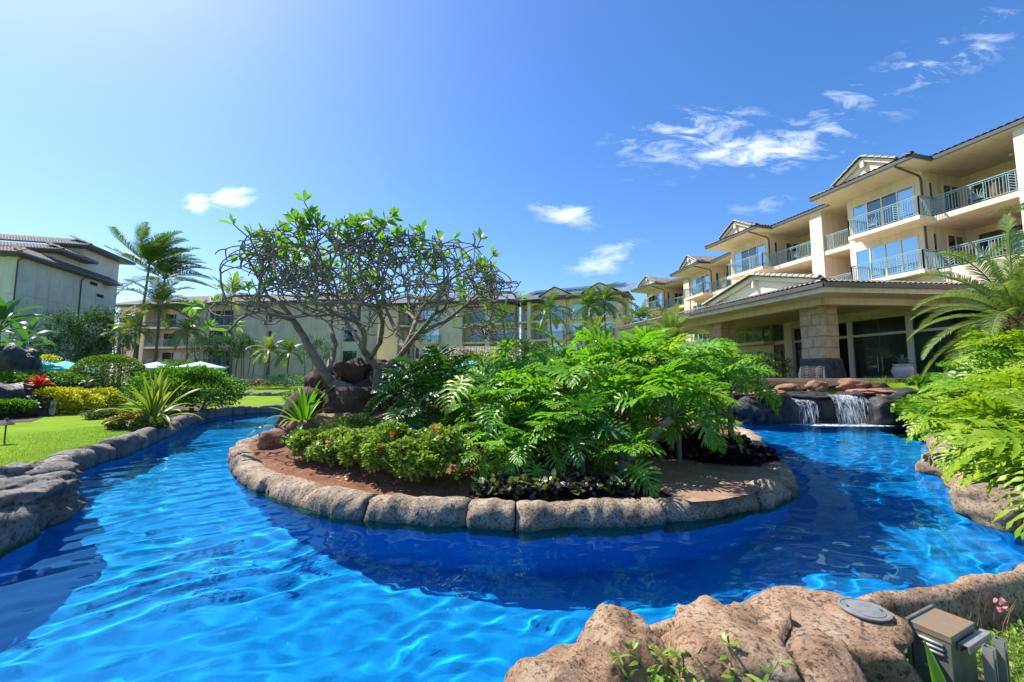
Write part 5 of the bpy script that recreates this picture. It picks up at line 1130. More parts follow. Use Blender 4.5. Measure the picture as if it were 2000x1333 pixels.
# -- island shrubs
BGR = 'bougainvillea bushes along the front of the island'
for i, (px, py, rx, ry, h, n, nf, fm, lab) in enumerate((
    (603, 898, .42, .40, .62, 2300, 0, None, 'bougainvillea bush at the left end with no flowers'),
    (655, 905, .55, .42, .60, 2600, 2, 'flower_pink', 'bougainvillea bush second from the left, sparse pink flowers'),
    (715, 915, .50, .42, .66, 2600, 3, 'flower_pink', 'dark leaved bougainvillea bush with one pink flower low down'),
    (768, 925, .50, .45, .78, 2900, 30, 'flower_red', 'bougainvillea bush with the large cluster of red orange flowers'),
    (820, 940, .52, .42, .72, 2800, 6, 'flower_red', 'bougainvillea bush with bare twigs at its foot'),
    (862, 930, .50, .45, .74, 1900, 4, 'flower_red', 'rightmost bougainvillea bush, next to the fine philodendron'),
    (690, 868, .70, .45, .60, 1900, 0, None, 'bougainvillea bush behind the front row below the boulders'))):
    b = g2(px, py); shrub('bougainvillea', lab, (b.x, b.y, b.z), (rx, ry, h), n, .062, M['boug'], 100 + i, T_ROUND, 'bush', BGR, stems=9, rough=.4, flower=M[fm] if fm else None, nf=nf, fsize=.055, tilt=.9)
for i, (px, py, rx, h, lab) in enumerate(((1305, 890, .40, .30, 'black leaved plant left of the others behind the concrete pad'), (1350, 893, .42, .34, 'black leaved plant second from the left'), (1395, 903, .42, .30, 'black leaved plant in the middle front'),
    (1440, 908, .42, .30, 'black leaved plant nearest the concrete pad tip'), (1475, 900, .40, .26, 'black leaved plant at the right edge of the island'), (1420, 882, .5, .36, 'black leaved plant round the straight trunk'), (1360, 872, .5, .36, 'black leaved plant at the back under the philodendron'))):
    b = g2(px, py); shrub('black_plant', lab, (b.x, b.y, b.z - .03), (rx, .36, h), 900, .085, M['black'], 120 + i, T_ROUND, 'plant', 'black leaved plants on the island tip', stems=0, rough=.3, tilt=1.0)
b_ = MB(); rs = np.random.RandomState(5); pts = []
while len(pts) < 2600:
    t = rs.rand(); px = 925 + t * 350; py = 966 - 26 * rs.rand() ** 1.3 - (0 if px < 1180 else (px - 1180) * .06); q = G(px, py, .05)
    if inside(ISL, q.x, q.y) and dist(ISL, q.x, q.y) > .42: pts.append((q.x, q.y, iz(q.x, q.y) + .02 + rs.rand() ** 2 * .16))
pts = np.array(pts); o = scatter('ground_cover', T_ROUND, pts, rs.normal(size=(len(pts), 3)) * [1, 1, .5] + [0, 0, .5], .05 + .05 * rs.rand(len(pts)), M['black']); tag(o, 'dark purple ground cover behind the front kerb', kind='stuff')
o = scatter('ground_cover', T_ROUND, pts[::5] + [0, 0, .04], rs.normal(size=(len(pts[::5]), 3)) * [1, 1, .5] + [0, 0, .5], .07 + .07 * rs.rand(len(pts[::5])), M['olive']); tag(o, 'dull green leaves among the dark ground cover', kind='stuff')
# leaf litter
rs = np.random.RandomState(8); q = np.column_stack([rs.uniform(-6, 5, 1500), rs.uniform(5.5, 9.5, 1500)]); q = q[inside(ISL, q[:, 0], q[:, 1])]; q = q[dist(ISL, q[:, 0], q[:, 1]) > .35]
o = scatter('leaf_litter', T_LEAF, np.column_stack([q, ihn(q[:, 0], q[:, 1]) + .015]), rs.normal(size=(len(q), 3)) * [1, 1, .15], .03 + .05 * rs.rand(len(q)), M['dry']); tag(o, 'dry fallen leaves on the red soil', kind='stuff')
for i, (x, y, rx, ry, h, lab) in enumerate(((-3.4, 15.4, 1.5, 1.1, 2.2, 'grey green shrub behind the boulders, left of the plumeria trunk'), (-1.6, 15.0, 1.5, 1.1, 2.3, 'grey green flowering shrub right behind the plumeria'), (.0, 14.6, 1.2, 1.0, 1.9, 'olive shrub at the back of the island under the plumeria branches'),
    (-2.4, 13.2, 1.2, .9, 1.5, 'low olive shrub between the boulders and the plumeria'), (-5.0, 15.6, 1.0, .8, 1.7, 'olive shrub at the left back of the island'))):
    b = isl(x, y); shrub('shrub', lab, (x, y, b.z), (rx, ry, h), 3600, .085, M['olive'], 140 + i, cat='shrub', stems=12, rough=.35, flower=M['flower_pink'], nf=8, fsize=.07, tilt=.9)
for i, (px, py, Y_, rx, h, lab) in enumerate(((600, 760, 24, 1.3, .9, 'low green bush beyond the pool left of the boulders'), (560, 752, 40, 2.2, 1.3, 'green bush against the far fence'), (640, 750, 41, 2.6, 1.5, 'second green bush against the far fence nearest the boulders'))):
    b = D(px, py, Y_); shrub('bush', lab, (b.x, b.y, gz(b.x, b.y)), (rx, rx * .7, h), 1500, .13, M['bush'], 150 + i, cat='bush')
for i, px in enumerate((415, 450, 485, 512)):
    b = D(px, 753, 42); shrub('flowering_shrub', ('leftmost', 'second', 'third', 'rightmost')[i] + ' low pinkish shrub in front of the far fence', (b.x, b.y, .5), (.9, .6, .75), 500, .13, M['olive'], 160 + i, cat='shrub', flower=M['flower_pink'], nf=60, fsize=.10, stems=2, group='low shrubs along the far fence')

# -- left garden
def Lp(px, py): return G(px, py, .05)
b = Lp(372, 806); shrub('bush', 'glossy dark green bush beside the lawn kerb', (b.x - .1, b.y + .3, 0), (1.9, 1.4, 2.0), 9000, .11, M['bush'], 200, cat='bush', stems=8, rough=.3)
b = D(325, 760, 18.5); shrub('bush', 'glossy green bush behind the spiky bronze plant', (b.x, b.y, 0), (1.6, 1.1, 2.0), 5500, .11, M['bush'], 201, cat='bush', stems=4)
b = D(213, 745, 21.5); shrub('clipped_bush', 'round clipped bright green bush', (b.x, b.y, .3), (1.75, 1.5, 2.4), 14000, .095, M['hedge'], 202, cat='bush', stems=3, rough=.06, shell=.15, tilt=.5)
for i, (px, py, rx, h, n) in enumerate(((105, 810, 1.0, 1.15, 3000), (150, 806, 1.0, 1.1, 3000), (195, 800, .9, 1.0, 2600), (222, 792, .6, .8, 1400))):
    b = Lp(px, py); shrub('yellow_hedge', ('leftmost yellow leaved hedge bush beside the dark rock', 'yellow leaved hedge bush above the small sign', 'yellow leaved hedge bush in the middle', 'smallest yellow leaved hedge bush next to the round green one')[i], (b.x, b.y, 0.02), (rx, .7, h), n, .10, M['yellow'] if i < 3 else M['hedge'], 210 + i, cat='hedge', group='yellow hedge bushes behind the lawn', stems=8, rough=.3)
for i, (px, py, Y_, rx, h, mt_, lab) in enumerate(((15, 757, 17.5, 1.2, .9, 'bush', 'green bush on top of the dark rocks at the left edge'), (55, 752, 18.5, 1.0, .8, 'hedge', 'light green bush behind the red leaved plant'), (110, 752, 19, 1.2, .9, 'bush', 'green bush between the red plant and the yellow hedge'),
    (150, 745, 21, 1.1, .8, 'bush', 'dark green bush left of the round clipped one'), (97, 705, 24, .45, .45, 'yellow', 'small yellow leaved plant standing against the pale wall'), (20, 800, 15.3, .6, .5, 'bush', 'low leafy plant at the foot of the dark rocks'), (215, 812, 15.6, .55, .3, 'olive', 'low mottled plant at the lawn edge under the yellow hedge'))):
    b = D(px, py, Y_); shrub('bush', lab, (b.x, b.y, max(0, b.z - h * .3)), (rx, .8 if rx > .5 else rx, h), 1700 if rx > .5 else 500, .11, M[mt_], 220 + i, cat='bush', stems=3)
b = Lp(245, 836); shrub('flowering_plant', 'low mound of orange and yellow flowers at the lawn edge', (b.x, b.y + .1, 0), (.62, .42, .42), 2600, .06, M['olive'], 230, T_ROUND, 'flowers', stems=0, flower=M['flower_yel'], nf=160, fsize=.05)
b = Lp(290, 838); shrub('flowering_plant', 'low mound of white speckled leaves under the spiky plant', (b.x, b.y + .1, 0), (.65, .38, .36), 2200, .06, M['olive'], 231, T_ROUND, 'flowers', stems=0, flower=M['flower_pink'], nf=25, fsize=.04)
b = D(345, 700, 34); shrub('grass_bush', 'rounded yellow green arching bush under the small palm', (b.x, b.y, .4), (1.9, 1.6, 2.4), 3800, .34, M['hedge'], 232, T_NARROW, 'bush', tilt=.5)
# bamboo-like dark trees against the left block, others before the cream wing
def dark_tree(lab, px, Y_, top_py, rx, ztr, n, seed, size=.30, grp='dark trees in front of the left buildings', mt_='darktree'):
    b = D(px, 720, Y_); top = D(px, top_py, Y_).z; z0 = gz(b.x, b.y); h = top - z0 - ztr
    root = shrub('courtyard_tree', lab, (b.x, b.y, z0), (rx, rx * .8, h), n, size, M[mt_], seed, T_NARROW if size > .25 else T_LEAF, 'tree', grp, stems=0, rough=.45, lift=ztr, tilt=.8)
    rr = random.Random(seed)
    for i in range(4): m_ = MB(); a = rr.uniform(-.5, .5) * rx; m_.tube([(a, rr.uniform(-.3, .3), 0), (a * 1.2, 0, ztr), (a * 1.6, 0, ztr + h * .6)], [.07, .055, .03], 6); m_.build('trunk', M['bark'], root)
for i, (px, Y_, tp, rx, zt, n, lab) in enumerate(((118, 35, 610, 2.3, 1.0, 3800, 'leftmost dark bamboo like tree against the pale block'), (160, 37, 600, 2.3, 1.1, 3800, 'tallest dark bamboo like tree beside the downpipe'), (200, 38, 605, 2.0, 1.2, 3400, 'dark bamboo like tree at the corner of the pale block'),
    (240, 42, 600, 1.6, 2.4, 1600, 'dark tree in the gap between the pale block and the cream wing'), (395, 50, 655, 1.8, 2.6, 1800, 'round dark tree behind the small palm'), (440, 52, 652, 2.4, 2.6, 2600, 'broad dark tree in front of the cream panelled wall'), (478, 52, 652, 2.3, 2.6, 2400, 'dark tree right of the slender coconut palm'), (612, 50, 660, 2.4, 2.4, 2000, 'dark tree behind the leaning plumeria trunk'))):
    dark_tree(lab, px, Y_, tp, rx, zt, n, 240 + i)

# -- palms
def frond(name, parent, p, az, elev, L_, mt, seed, droop=1.0, wind=(0, 0, 0), nl=26, ll=.28, lw=.05, vee=.35):
    rr = random.Random(seed); d = Vector((math.cos(az) * math.cos(elev), math.sin(az) * math.cos(elev), math.sin(elev))); W_ = Vector(wind); pts = [Vector(p)]; ds = [d.copy()]; n = 12
    for i in range(n):
        d = (d + Vector((0, 0, -1)) * droop * (.05 + .13 * i / n) + W_ * (.05 + .09 * i / n)).normalized(); pts.append(pts[-1] + d * L_ / n); ds.append(d.copy())
    mb = MB(); mb.tube(pts, [L_ * .008 * (1 - i / (n + 1.5)) + .004 for i in range(n + 1)], 4); V = list(mb.v); F = list(mb.f); mi = [1] * len(F)
    for i in range(nl):
        t = .14 + .86 * (i + .5) / nl; f = t * n; j = min(n - 1, int(f)); q = pts[j].lerp(pts[j + 1], f - j); d = ds[j]; sd = d.cross(Vector((0, 0, 1)));
        if sd.length < .05: sd = Vector((1, 0, 0))
        sd.normalize(); up = sd.cross(d).normalized(); l = L_ * ll * (math.sin(math.pi * min(1, (.18 + t * .80))) ** .6) * rr.uniform(.85, 1.1)
        for s in (-1, 1):
            v = (sd * s * 1.0 + d * (.55 + .5 * t) + up * vee + Vector((rr.uniform(-.1, .1), rr.uniform(-.1, .1), rr.uniform(-.1, .1)))).normalized(); g_ = Vector((0, 0, -1)) * droop * .5 + W_ * .45
            a = q; c1_ = q + v * l * .5; v2 = (v + g_ * .8).normalized(); c2_ = c1_ + v2 * l * .5; w_ = d * lw * L_ / 2 * .8; b = len(V)
            V += [tuple(a - w_ * .6), tuple(a + w_ * .6), tuple(c1_ + w_), tuple(c1_ - w_), tuple(c2_)]; F += [(b, b + 1, b + 2, b + 3), (b + 3, b + 2, b + 4)]; mi += [0, 0]
    me = bpy.data.meshes.new(name); me.from_pydata([tuple(v) for v in V], [], F); me.materials.append(M[mt]); me.materials.append(M['stalk']); me.polygons.foreach_set('material_index', mi); me.update()
    return inst(name, me, parent)
def palm(lab, cx, cy, Y_, bx, L_, n, seed, mt='palm', wind=(0, 0, 0), droop=1.0, r0=.14, grp='palm trees', emin=-25, emax=80, base_z=None, nl=34, ll=.28, cat='palm tree', shaft=False, lw=.036, skirt=False, mid=None):
    rr = random.Random(seed); cr = D(cx, cy, Y_); b = D(bx, 720, Y_); z0 = gz(b.x, b.y) if base_z is None else base_z; root = empty('palm_tree', (b.x, b.y, z0), lab, cat, grp)
    c = cr - Vector((b.x, b.y, z0)); k = max(6, int(c.length / .22)); P_ = []; r_ = []
    for i in range(k + 1):
        t = i / k; q = Vector((c.x * t ** 1.25, c.y * t, c.z * t)); P_.append(q); r_.append(r0 * (1.35 - .55 * min(1, t * 3) - .25 * t) * (1.06 if i % 2 else .97))
    m_ = MB(); m_.tube([Vector((0, 0, -.2))] + P_, [r_[0] * 1.2] + r_, 9); m_.build('trunk', M['palm_trunk'], root, smooth=True)
    if shaft: m_ = MB(); m_.tube([c - Vector((0, 0, .1)), c + Vector((0, 0, .5))], [r0 * .8, r0 * .4], 8); m_.build('crownshaft', M['stalk'], root, smooth=True)
    if skirt:
        m_ = MB(); m_.lathe([(r0 * 1.1, -.9), (r0 * 1.7, -.6), (r0 * 1.9, -.25), (r0 * 1.2, .05), (.05, .2)], tuple(c), 14); m_.build('fibre_crown', M['fibre'], root, smooth=True)
    for i in range(n):
        az = i * 2.39996 + rr.uniform(-.2, .2); e = R(emax - (emax - emin) * ((i + .5) / n) + rr.uniform(-6, 6)); frond('frond', root, c, az, e, L_ * rr.uniform(.85, 1.1), mt, seed * 100 + i, droop, wind, nl, ll, lw)
    return root
Wd = (1.1, -.1, .05)
palm('tall coconut palm leaning right, highest crown blown by the wind', 292, 517, 42, 262, 4.9, 20, 1, wind=(1.3, 0, .75), r0=.17, emin=5, nl=46, ll=.24, lw=.024)
palm('second coconut palm, long fronds streaming to the right', 322, 545, 44, 300, 5.2, 18, 2, wind=(1.5, 0, .4), r0=.16, emin=0, nl=46, ll=.24, lw=.024)
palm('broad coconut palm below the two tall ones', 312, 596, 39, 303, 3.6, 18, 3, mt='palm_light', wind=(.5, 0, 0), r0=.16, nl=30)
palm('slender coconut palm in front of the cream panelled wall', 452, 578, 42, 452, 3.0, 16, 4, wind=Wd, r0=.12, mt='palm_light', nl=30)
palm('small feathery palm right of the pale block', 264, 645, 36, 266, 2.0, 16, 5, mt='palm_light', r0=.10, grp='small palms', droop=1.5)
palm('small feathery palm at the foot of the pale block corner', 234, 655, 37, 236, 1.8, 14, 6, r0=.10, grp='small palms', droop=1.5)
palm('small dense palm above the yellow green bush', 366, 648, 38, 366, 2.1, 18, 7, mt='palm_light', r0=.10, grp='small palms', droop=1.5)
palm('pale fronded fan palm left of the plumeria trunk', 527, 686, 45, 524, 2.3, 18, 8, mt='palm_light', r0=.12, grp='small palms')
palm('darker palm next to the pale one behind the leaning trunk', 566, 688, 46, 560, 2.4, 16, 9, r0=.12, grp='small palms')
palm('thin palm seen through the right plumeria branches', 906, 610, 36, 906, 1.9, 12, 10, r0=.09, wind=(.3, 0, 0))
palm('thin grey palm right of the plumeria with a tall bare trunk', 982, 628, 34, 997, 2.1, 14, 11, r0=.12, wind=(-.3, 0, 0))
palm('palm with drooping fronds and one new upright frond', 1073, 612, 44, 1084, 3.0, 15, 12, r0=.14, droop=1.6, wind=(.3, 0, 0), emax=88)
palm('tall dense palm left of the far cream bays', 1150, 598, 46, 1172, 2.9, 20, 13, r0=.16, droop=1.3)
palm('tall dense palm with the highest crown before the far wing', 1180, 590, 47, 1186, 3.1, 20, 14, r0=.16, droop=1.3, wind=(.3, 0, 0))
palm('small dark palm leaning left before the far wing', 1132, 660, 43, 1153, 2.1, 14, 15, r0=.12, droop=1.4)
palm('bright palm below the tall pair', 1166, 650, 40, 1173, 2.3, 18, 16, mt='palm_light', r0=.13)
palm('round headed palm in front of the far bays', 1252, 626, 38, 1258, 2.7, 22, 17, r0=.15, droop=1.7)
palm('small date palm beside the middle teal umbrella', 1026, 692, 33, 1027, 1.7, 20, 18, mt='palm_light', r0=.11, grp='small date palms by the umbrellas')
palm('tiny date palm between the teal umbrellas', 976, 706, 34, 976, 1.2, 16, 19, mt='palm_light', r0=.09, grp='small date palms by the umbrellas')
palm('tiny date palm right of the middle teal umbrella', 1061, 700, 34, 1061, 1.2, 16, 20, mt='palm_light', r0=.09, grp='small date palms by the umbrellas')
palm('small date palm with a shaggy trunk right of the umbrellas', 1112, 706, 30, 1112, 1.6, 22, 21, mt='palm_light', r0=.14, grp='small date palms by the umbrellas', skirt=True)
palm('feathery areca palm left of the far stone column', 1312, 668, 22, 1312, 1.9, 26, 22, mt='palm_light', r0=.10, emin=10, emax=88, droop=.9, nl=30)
palm('large date palm with arching fronds at the right edge', 1984, 628, 11.5, 1988, 2.9, 46, 23, mt='palm_light', r0=.24, emin=-35, emax=85, droop=1.15, nl=72, ll=.17, lw=.015, skirt=True, grp='palms at the right edge', base_z=1.3)
palm('palm at the right edge whose frond hangs before the balconies', 2100, 470, 12.5, 2120, 2.4, 20, 24, mt='palm', r0=.14, emin=-20, droop=1.6, nl=50, ll=.2, lw=.022, grp='palms at the right edge', base_z=1.3)
# paddle leaved palms at the left
def paddle_mesh(L_, W_, elev, bend, seed, pet=.7):
    rr = random.Random(seed); mb = MB(); p = Vector((0, 0, 0)); e = R(elev); pts = [p.copy()]
    for i in range(5): p = p + Vector((0, math.cos(e), math.sin(e))) * pet / 5; pts.append(p.copy()); e -= R(bend * .4)
    mb.tube(pts, [.03, .026, .022, .02, .018, .016], 5); n0 = len(mb.f); K = 12; b = len(mb.v)
    for i in range(K):
        u = i / (K - 1); w_ = W_ * math.sin(math.pi * min(1, .08 + u * .92)) ** .55 * .5; up = Vector((0, -math.sin(e), math.cos(e))); j = rr.uniform(.75, 1.15) if 0 < i < K - 1 else 1
        mb.v += [tuple(p + Vector((-w_ * j, 0, 0)) + up * w_ * .45), tuple(p), tuple(p + Vector((w_ * (1.9 - j), 0, 0)) + up * w_ * .45)]
        p = p + Vector((0, math.cos(e), math.sin(e))) * L_ / (K - 1); e -= R(bend)
    for i in range(K - 1): o_ = b + i * 3; mb.f += [(o_, o_ + 1, o_ + 4, o_ + 3), (o_ + 1, o_ + 2, o_ + 5, o_ + 4)]
    mb.m = [1] * n0 + [0] * (len(mb.f) - n0); return mb.mesh('paddle_leaf', [M['paddle'], M['stalk']], True)
PD = [paddle_mesh(1.3, .42, e, b_, i) for i, (e, b_) in enumerate(((80, 3), (68, 5), (55, 6), (42, 8), (28, 9)))]
def paddle(lab, c, zc, n, sc, seed):
    rr = random.Random(seed); root = empty('paddle_palm', c, lab, 'palm', 'broad leaved plants at the left edge'); m_ = MB(); m_.tube([(0, 0, -.2), (.05, 0, zc * .5), (0, 0, zc)], [.16, .13, .12], 9); m_.build('trunk', M['palm_trunk'], root, smooth=True)
    for i in range(n): inst('leaf', PD[min(4, int(i / n * 5))], root, Matrix.Translation((0, 0, zc)) @ Matrix.Rotation(i * 2.39996 + rr.uniform(-.3, .3), 4, 'Z') @ Matrix.Rotation(rr.uniform(-.2, .2), 4, 'Y') @ Matrix.Scale(sc * rr.uniform(.8, 1.1), 4))
b = D(-15, 740, 19); paddle('big broad leaved plant with paddle leaves at the left edge', (b.x, b.y, .6), D(-15, 650, 19).z - .6, 22, 1.0, 1)
b = D(38, 730, 22); paddle('smaller broad leaved plant with its stem against the pale wall', (b.x, b.y, .5), D(38, 672, 22).z - .5, 12, .9, 2)
b = D(25, 745, 20.5); paddle('low broad leaved plant behind the dark boulder at the left edge', (b.x, b.y, .6), D(25, 700, 20.5).z - .6, 9, .8, 3)

# -- ivy and grass on the right bank
for i, (px, py, Y_, rx, h, lab) in enumerate(((1812, 758, 15.2, 1.1, .85, 'round leaved ivy mound right of the waterfall'), (1850, 760, 14.2, 1.2, 1.2, 'ivy mound spilling down the right bank'), (1822, 738, 17.0, .7, .6, 'ivy beside the clay planter'), (1860, 728, 15.8, 1.6, 1.2, 'ivy mound in front of the lobby glass'), (1870, 800, 12.9, .9, 1.1, 'ivy hanging towards the pool'))):
    b = D(px, py + 18, Y_); z = gz(b.x, b.y); shrub('ivy', lab, (b.x, b.y, min(z, b.z) - .1), (rx, rx * .8, h), 2200, .15, M['ivy'], 300 + i, T_ROUND, 'ivy', 'ivy on the right bank', stems=0, rough=.25, tilt=.8)
b = D(1500, 735, 24); shrub('shrub', 'bright shrub beside the cream post under the canopy', (b.x, b.y, 1.34), (1.5, .9, 1.6), 1500, .12, M['hedge'], 310)
b = D(1465, 728, 25.5); shrub('shrub', 'green shrub between the two stone columns', (b.x, b.y, 1.34), (1.6, .9, 1.5), 1500, .12, M['olive'], 311)
rs = np.random.RandomState(4); q = np.array([D(1725, 742, 17.3)[:3]] * 220) + rs.normal(size=(220, 3)) * [.4, .15, .02]; q[:, 2] = 1.32
o = scatter('grass_tuft', T_BLADE, q, rs.normal(size=(220, 3)) * [.5, .5, .1] + [0, 0, 1], .22 + .18 * rs.rand(220), M['weed'], widths=np.full(220, .6)); tag(o, 'tufts of dry grass behind the red boulders', kind='stuff')
# right bank ground leaves
rs = np.random.RandomState(6); q = np.column_stack([rs.uniform(5, 17, 22000), rs.uniform(4, 15.5, 22000)]); q = q[~inside(OUT, q[:, 0], q[:, 1])]; q = q[(dist(OUT, q[:, 0], q[:, 1]) > .5) & (q[:, 0] < 5.5 + q[:, 1])]
o = scatter('ground_cover', T_ROUND, np.column_stack([q, gh(q[:, 0], q[:, 1]) + .05 + .2 * rs.rand(len(q))]), rs.normal(size=(len(q), 3)) * [1, 1, .4] + [0, 0, .5], .12 + .1 * rs.rand(len(q)), M['ivy']); tag(o, 'leafy ground cover under the plants of the right bank', kind='stuff')
# ---------------------------------------------------------------- plumeria
rr = random.Random(21)
TY = 12.0
PB = D(742, 792, TY); PLM = empty('plumeria_tree', PB, 'wide bare plumeria tree with a tangle of grey branches and few leaves', 'tree')
CX, CZ0 = D(768, 560, TY).x, 3.0
def ctop(x):   # crown top height by distance from its centre
    t = abs(x - CX) / 4.3; return 5.3 - 1.1 * max(0, t - .25) ** 1.6 - (.25 if x > CX + .5 else 0)
tips = []
BR = MB()
nbr = 0
segs = []
def grow(p, d, r, lvl, ln):
    """curving branch; forks at its end"""
    global nbr
    nbr += 1
    n = 5; pts = [p.copy()]; rad = [r]; dd = d.copy(); bend = Vector((rr.uniform(-.16, .16), rr.uniform(-.16, .16), rr.uniform(-.02, .10)))
    for i in range(n):
        x = pts[-1]; out = Vector((x.x - CX, x.y - TY, 0)); ol = out.length; zt = ctop(x.x) - .012 * (x.y - TY) ** 2
        k = max(0, (x.z - (zt - .9)) / .9); f = Vector((0, 0, -.13 * min(1, k)))
        if ol > .2: f += out.normalized() * (.06 if abs(out.x) < 2.9 and abs(out.y) < 2.4 else -.2)
        if abs(x.y - TY) > 2.9: f += Vector((0, -.25 * math.copysign(1, x.y - TY), 0))
        if x.z < 2.9 and lvl > 1: f += Vector((0, 0, .16))
        dd = (dd + bend + f).normalized(); pts.append(pts[-1] + dd * ln / n); rad.append(r * (1 - .22 * (i + 1) / n))
        if lvl >= 2 and (pts[-1].z > zt or abs(pts[-1].x - CX) > 3.8 or abs(pts[-1].y - TY) > 3.0) and rr.random() < .6: break
    segs.append((pts, rad, lvl))
    if len(pts) <= n: tips.append((pts[-1], dd, rad[-1])); return
    if lvl >= (7 if rr.random() < .30 else 6) or ln < .17: tips.append((pts[-1], dd, rad[-1])); return
    k = 3 if rr.random() < .30 else 2
    ax = dd.orthogonal().normalized(); ax = Matrix.Rotation(rr.uniform(0, 6.28), 3, dd) @ ax
    for j in range(k):
        a = Matrix.Rotation(6.283 * j / k + rr.uniform(-.4, .4), 3, dd) @ ax; nd = (dd * math.cos(R(38)) + a * math.sin(R(rr.uniform(34, 52)))).normalized()
        nd = (nd + Vector((0, 0, .16))).normalized(); grow(pts[-1], nd, max(.0165, rad[-1] * (.84 if k == 2 else .78)), lvl + 1, ln * rr.uniform(.74, .98))
def limb(px_list, r0, r1, kids=True):
    pts = [D(x, y, TY + dy) for x, y, dy in px_list]; P_ = []
    for i in range(len(pts) - 1):
        for t in (0, .33, .66): P_.append(pts[i].lerp(pts[i + 1], t) + Vector((rr.uniform(-.02, .02), 0, rr.uniform(-.02, .02))))
    P_.append(pts[-1]); n = len(P_); r0 *= 1.28; r1 *= 1.12; rad = [r0 + (r1 - r0) * i / (n - 1) for i in range(n)]; rad = [a * rr.uniform(.94, 1.07) for a in rad]; segs.append((P_, rad, 0)); return P_[-1], (P_[-1] - P_[-3]).normalized(), r1
ends = []
limb([(742, 800, 0), (738, 760, 0), (740, 722, 0)], .17, .12)
limb([(745, 792, 0), (705, 768, -.2), (672, 757, -.3), (645, 745, -.4)], .14, .12)
ends.append(limb([(645, 745, -.4), (625, 715, -.6), (605, 680, -.7), (588, 650, -.8), (572, 625, -1.0)], .11, .07))
ends.append(limb([(640, 728, -.4), (648, 700, .2), (655, 672, .5), (645, 640, .8), (650, 618, 1.0)], .07, .05))
ends.append(limb([(740, 724, 0), (722, 700, -.1), (708, 680, -.3), (712, 655, -.5), (700, 630, -.8)], .085, .06))
ends.append(limb([(708, 680, -.3), (690, 650, .4), (672, 622, .8), (655, 600, 1.2)], .06, .045))
ends.append(limb([(742, 724, 0), (768, 708, 0), (790, 685, .3), (802, 655, .5), (812, 628, .8)], .085, .06))
ends.append(limb([(776, 702, 0), (800, 672, -.7), (826, 640, -1.3), (850, 612, -1.8)], .06, .045))
ends.append(limb([(790, 685, .3), (778, 655, .9), (765, 628, 1.5), (752, 600, 2.0)], .06, .045))
ends.append(limb([(722, 700, -.1), (742, 668, -.9), (748, 632, -1.5), (740, 602, -2.0)], .055, .045))
ends.append(limb([(800, 660, .4), (840, 640, .6), (880, 622, .8), (905, 600, .9)], .055, .045))
for p, d, r in ends:
    ax = d.orthogonal().normalized(); k = 3
    for j in range(k):
        a = Matrix.Rotation(6.283 * j / k + rr.uniform(-.4, .4), 3, d) @ ax; out = Vector((p.x - CX, p.y - TY, 0)) * .22
        nd = (d * .6 + a * .62 + out + Vector((0, 0, .12))).normalized(); grow(p, nd, r * .80, 1, .86)
# a few longer shoots that stand clear of the crown, each ending in a leaf rosette
tall = sorted([t for t in tips], key=lambda t: -(t[0].z + .35 * abs(t[0].x - CX)))[:60]; rr.shuffle(tall); shoots = []
for p, d, r in tall[:17]:
    out = Vector((p.x - CX, 0, 0)) * .22; d2 = (d + out + Vector((0, 0, .3))).normalized(); L2 = rr.uniform(.22, .42); q = [p]; dd = d2
    for i in range(4): dd = (dd + Vector((rr.uniform(-.15, .15), rr.uniform(-.15, .15), .10))).normalized(); q.append(q[-1] + dd * L2 / 4)
    segs.append((q, [.0165, .016, .015, .014, .014], 5)); shoots.append((q[-1], dd, .014))
# trunk limbs and main boughs are parts of their own, the thin twigs one part
tw = MB(); big = []
for pts, rad, lvl in segs:
    q = [p - PB for p in pts]
    if lvl <= 1:
        m_ = MB(); m_.tube(q, rad, 9); m_.build('limb' if lvl == 0 else 'branch', M['bark'], PLM, smooth=True)
    else: tw.tube(q, rad, 6, False)
o = tw.build('twigs', M['bark'], PLM, smooth=True); o['kind'] = 'stuff'
lp, ld, ls = [], [], []; ph_ = []
tips.sort(key=lambda t: t[0].y)
for (p, d, r) in shoots + tips:
    edge = max(abs(p.x - CX) / 4.3, (p.z - 3.2) / 2.2); pr = .03 + .42 * max(0, edge - .58) / .4
    if (p, d, r) not in shoots and rr.random() > pr: continue
    n = rr.randint(5, 9)
    for i in range(n):
        a = d.orthogonal().normalized(); a = Matrix.Rotation(i * 2.4 + rr.uniform(-.3, .3), 3, d) @ a; v = (d * rr.uniform(.35, 1.1) + a + Vector((0, 0, .25))).normalized()
        lp.append(p - PB - d * .03 * i / n); ld.append(v); ls.append(rr.uniform(.20, .36))
lp, ld, ls = np.array([tuple(v) for v in lp]), np.array([tuple(v) for v in ld]), np.array(ls)
PT_ = (np.array([(0, 0, 0), (-.10, .25, .03), (0, .25, 0), (.10, .25, .03), (-.19, .62, .04), (0, .64, 0), (.19, .62, .04), (0, 1, -.06)], float), np.array([(0, 2, 1), (0, 3, 2), (1, 2, 5), (1, 5, 4), (2, 3, 6), (2, 6, 5), (4, 5, 7), (5, 6, 7)]))
k = min(300, len(lp)); lm = np_mesh('leaf', PT_[0], PT_[1], M['plum'], smooth=True)
pick = np.argsort(-(ls + (lp[:, 2] > 3.2) * .1))[:k]; rest = np.setdiff1d(np.arange(len(lp)), pick)
for i in pick:
    d = Vector(ld[i]); s_ = d.cross(Vector((nr.normal() * .3, nr.normal() * .3, 1))).normalized(); u = s_.cross(d)
    Mx = Matrix(((s_.x, d.x, u.x, lp[i][0]), (s_.y, d.y, u.y, lp[i][1]), (s_.z, d.z, u.z, lp[i][2]), (0, 0, 0, 1))) @ Matrix.Scale(ls[i], 4); inst('leaf', lm, PLM, Mx)
o = scatter('foliage', PT_, lp[rest], ld[rest], ls[rest], M['plum'], PLM); o['kind'] = 'stuff'
rs = np.random.RandomState(3); fp = []
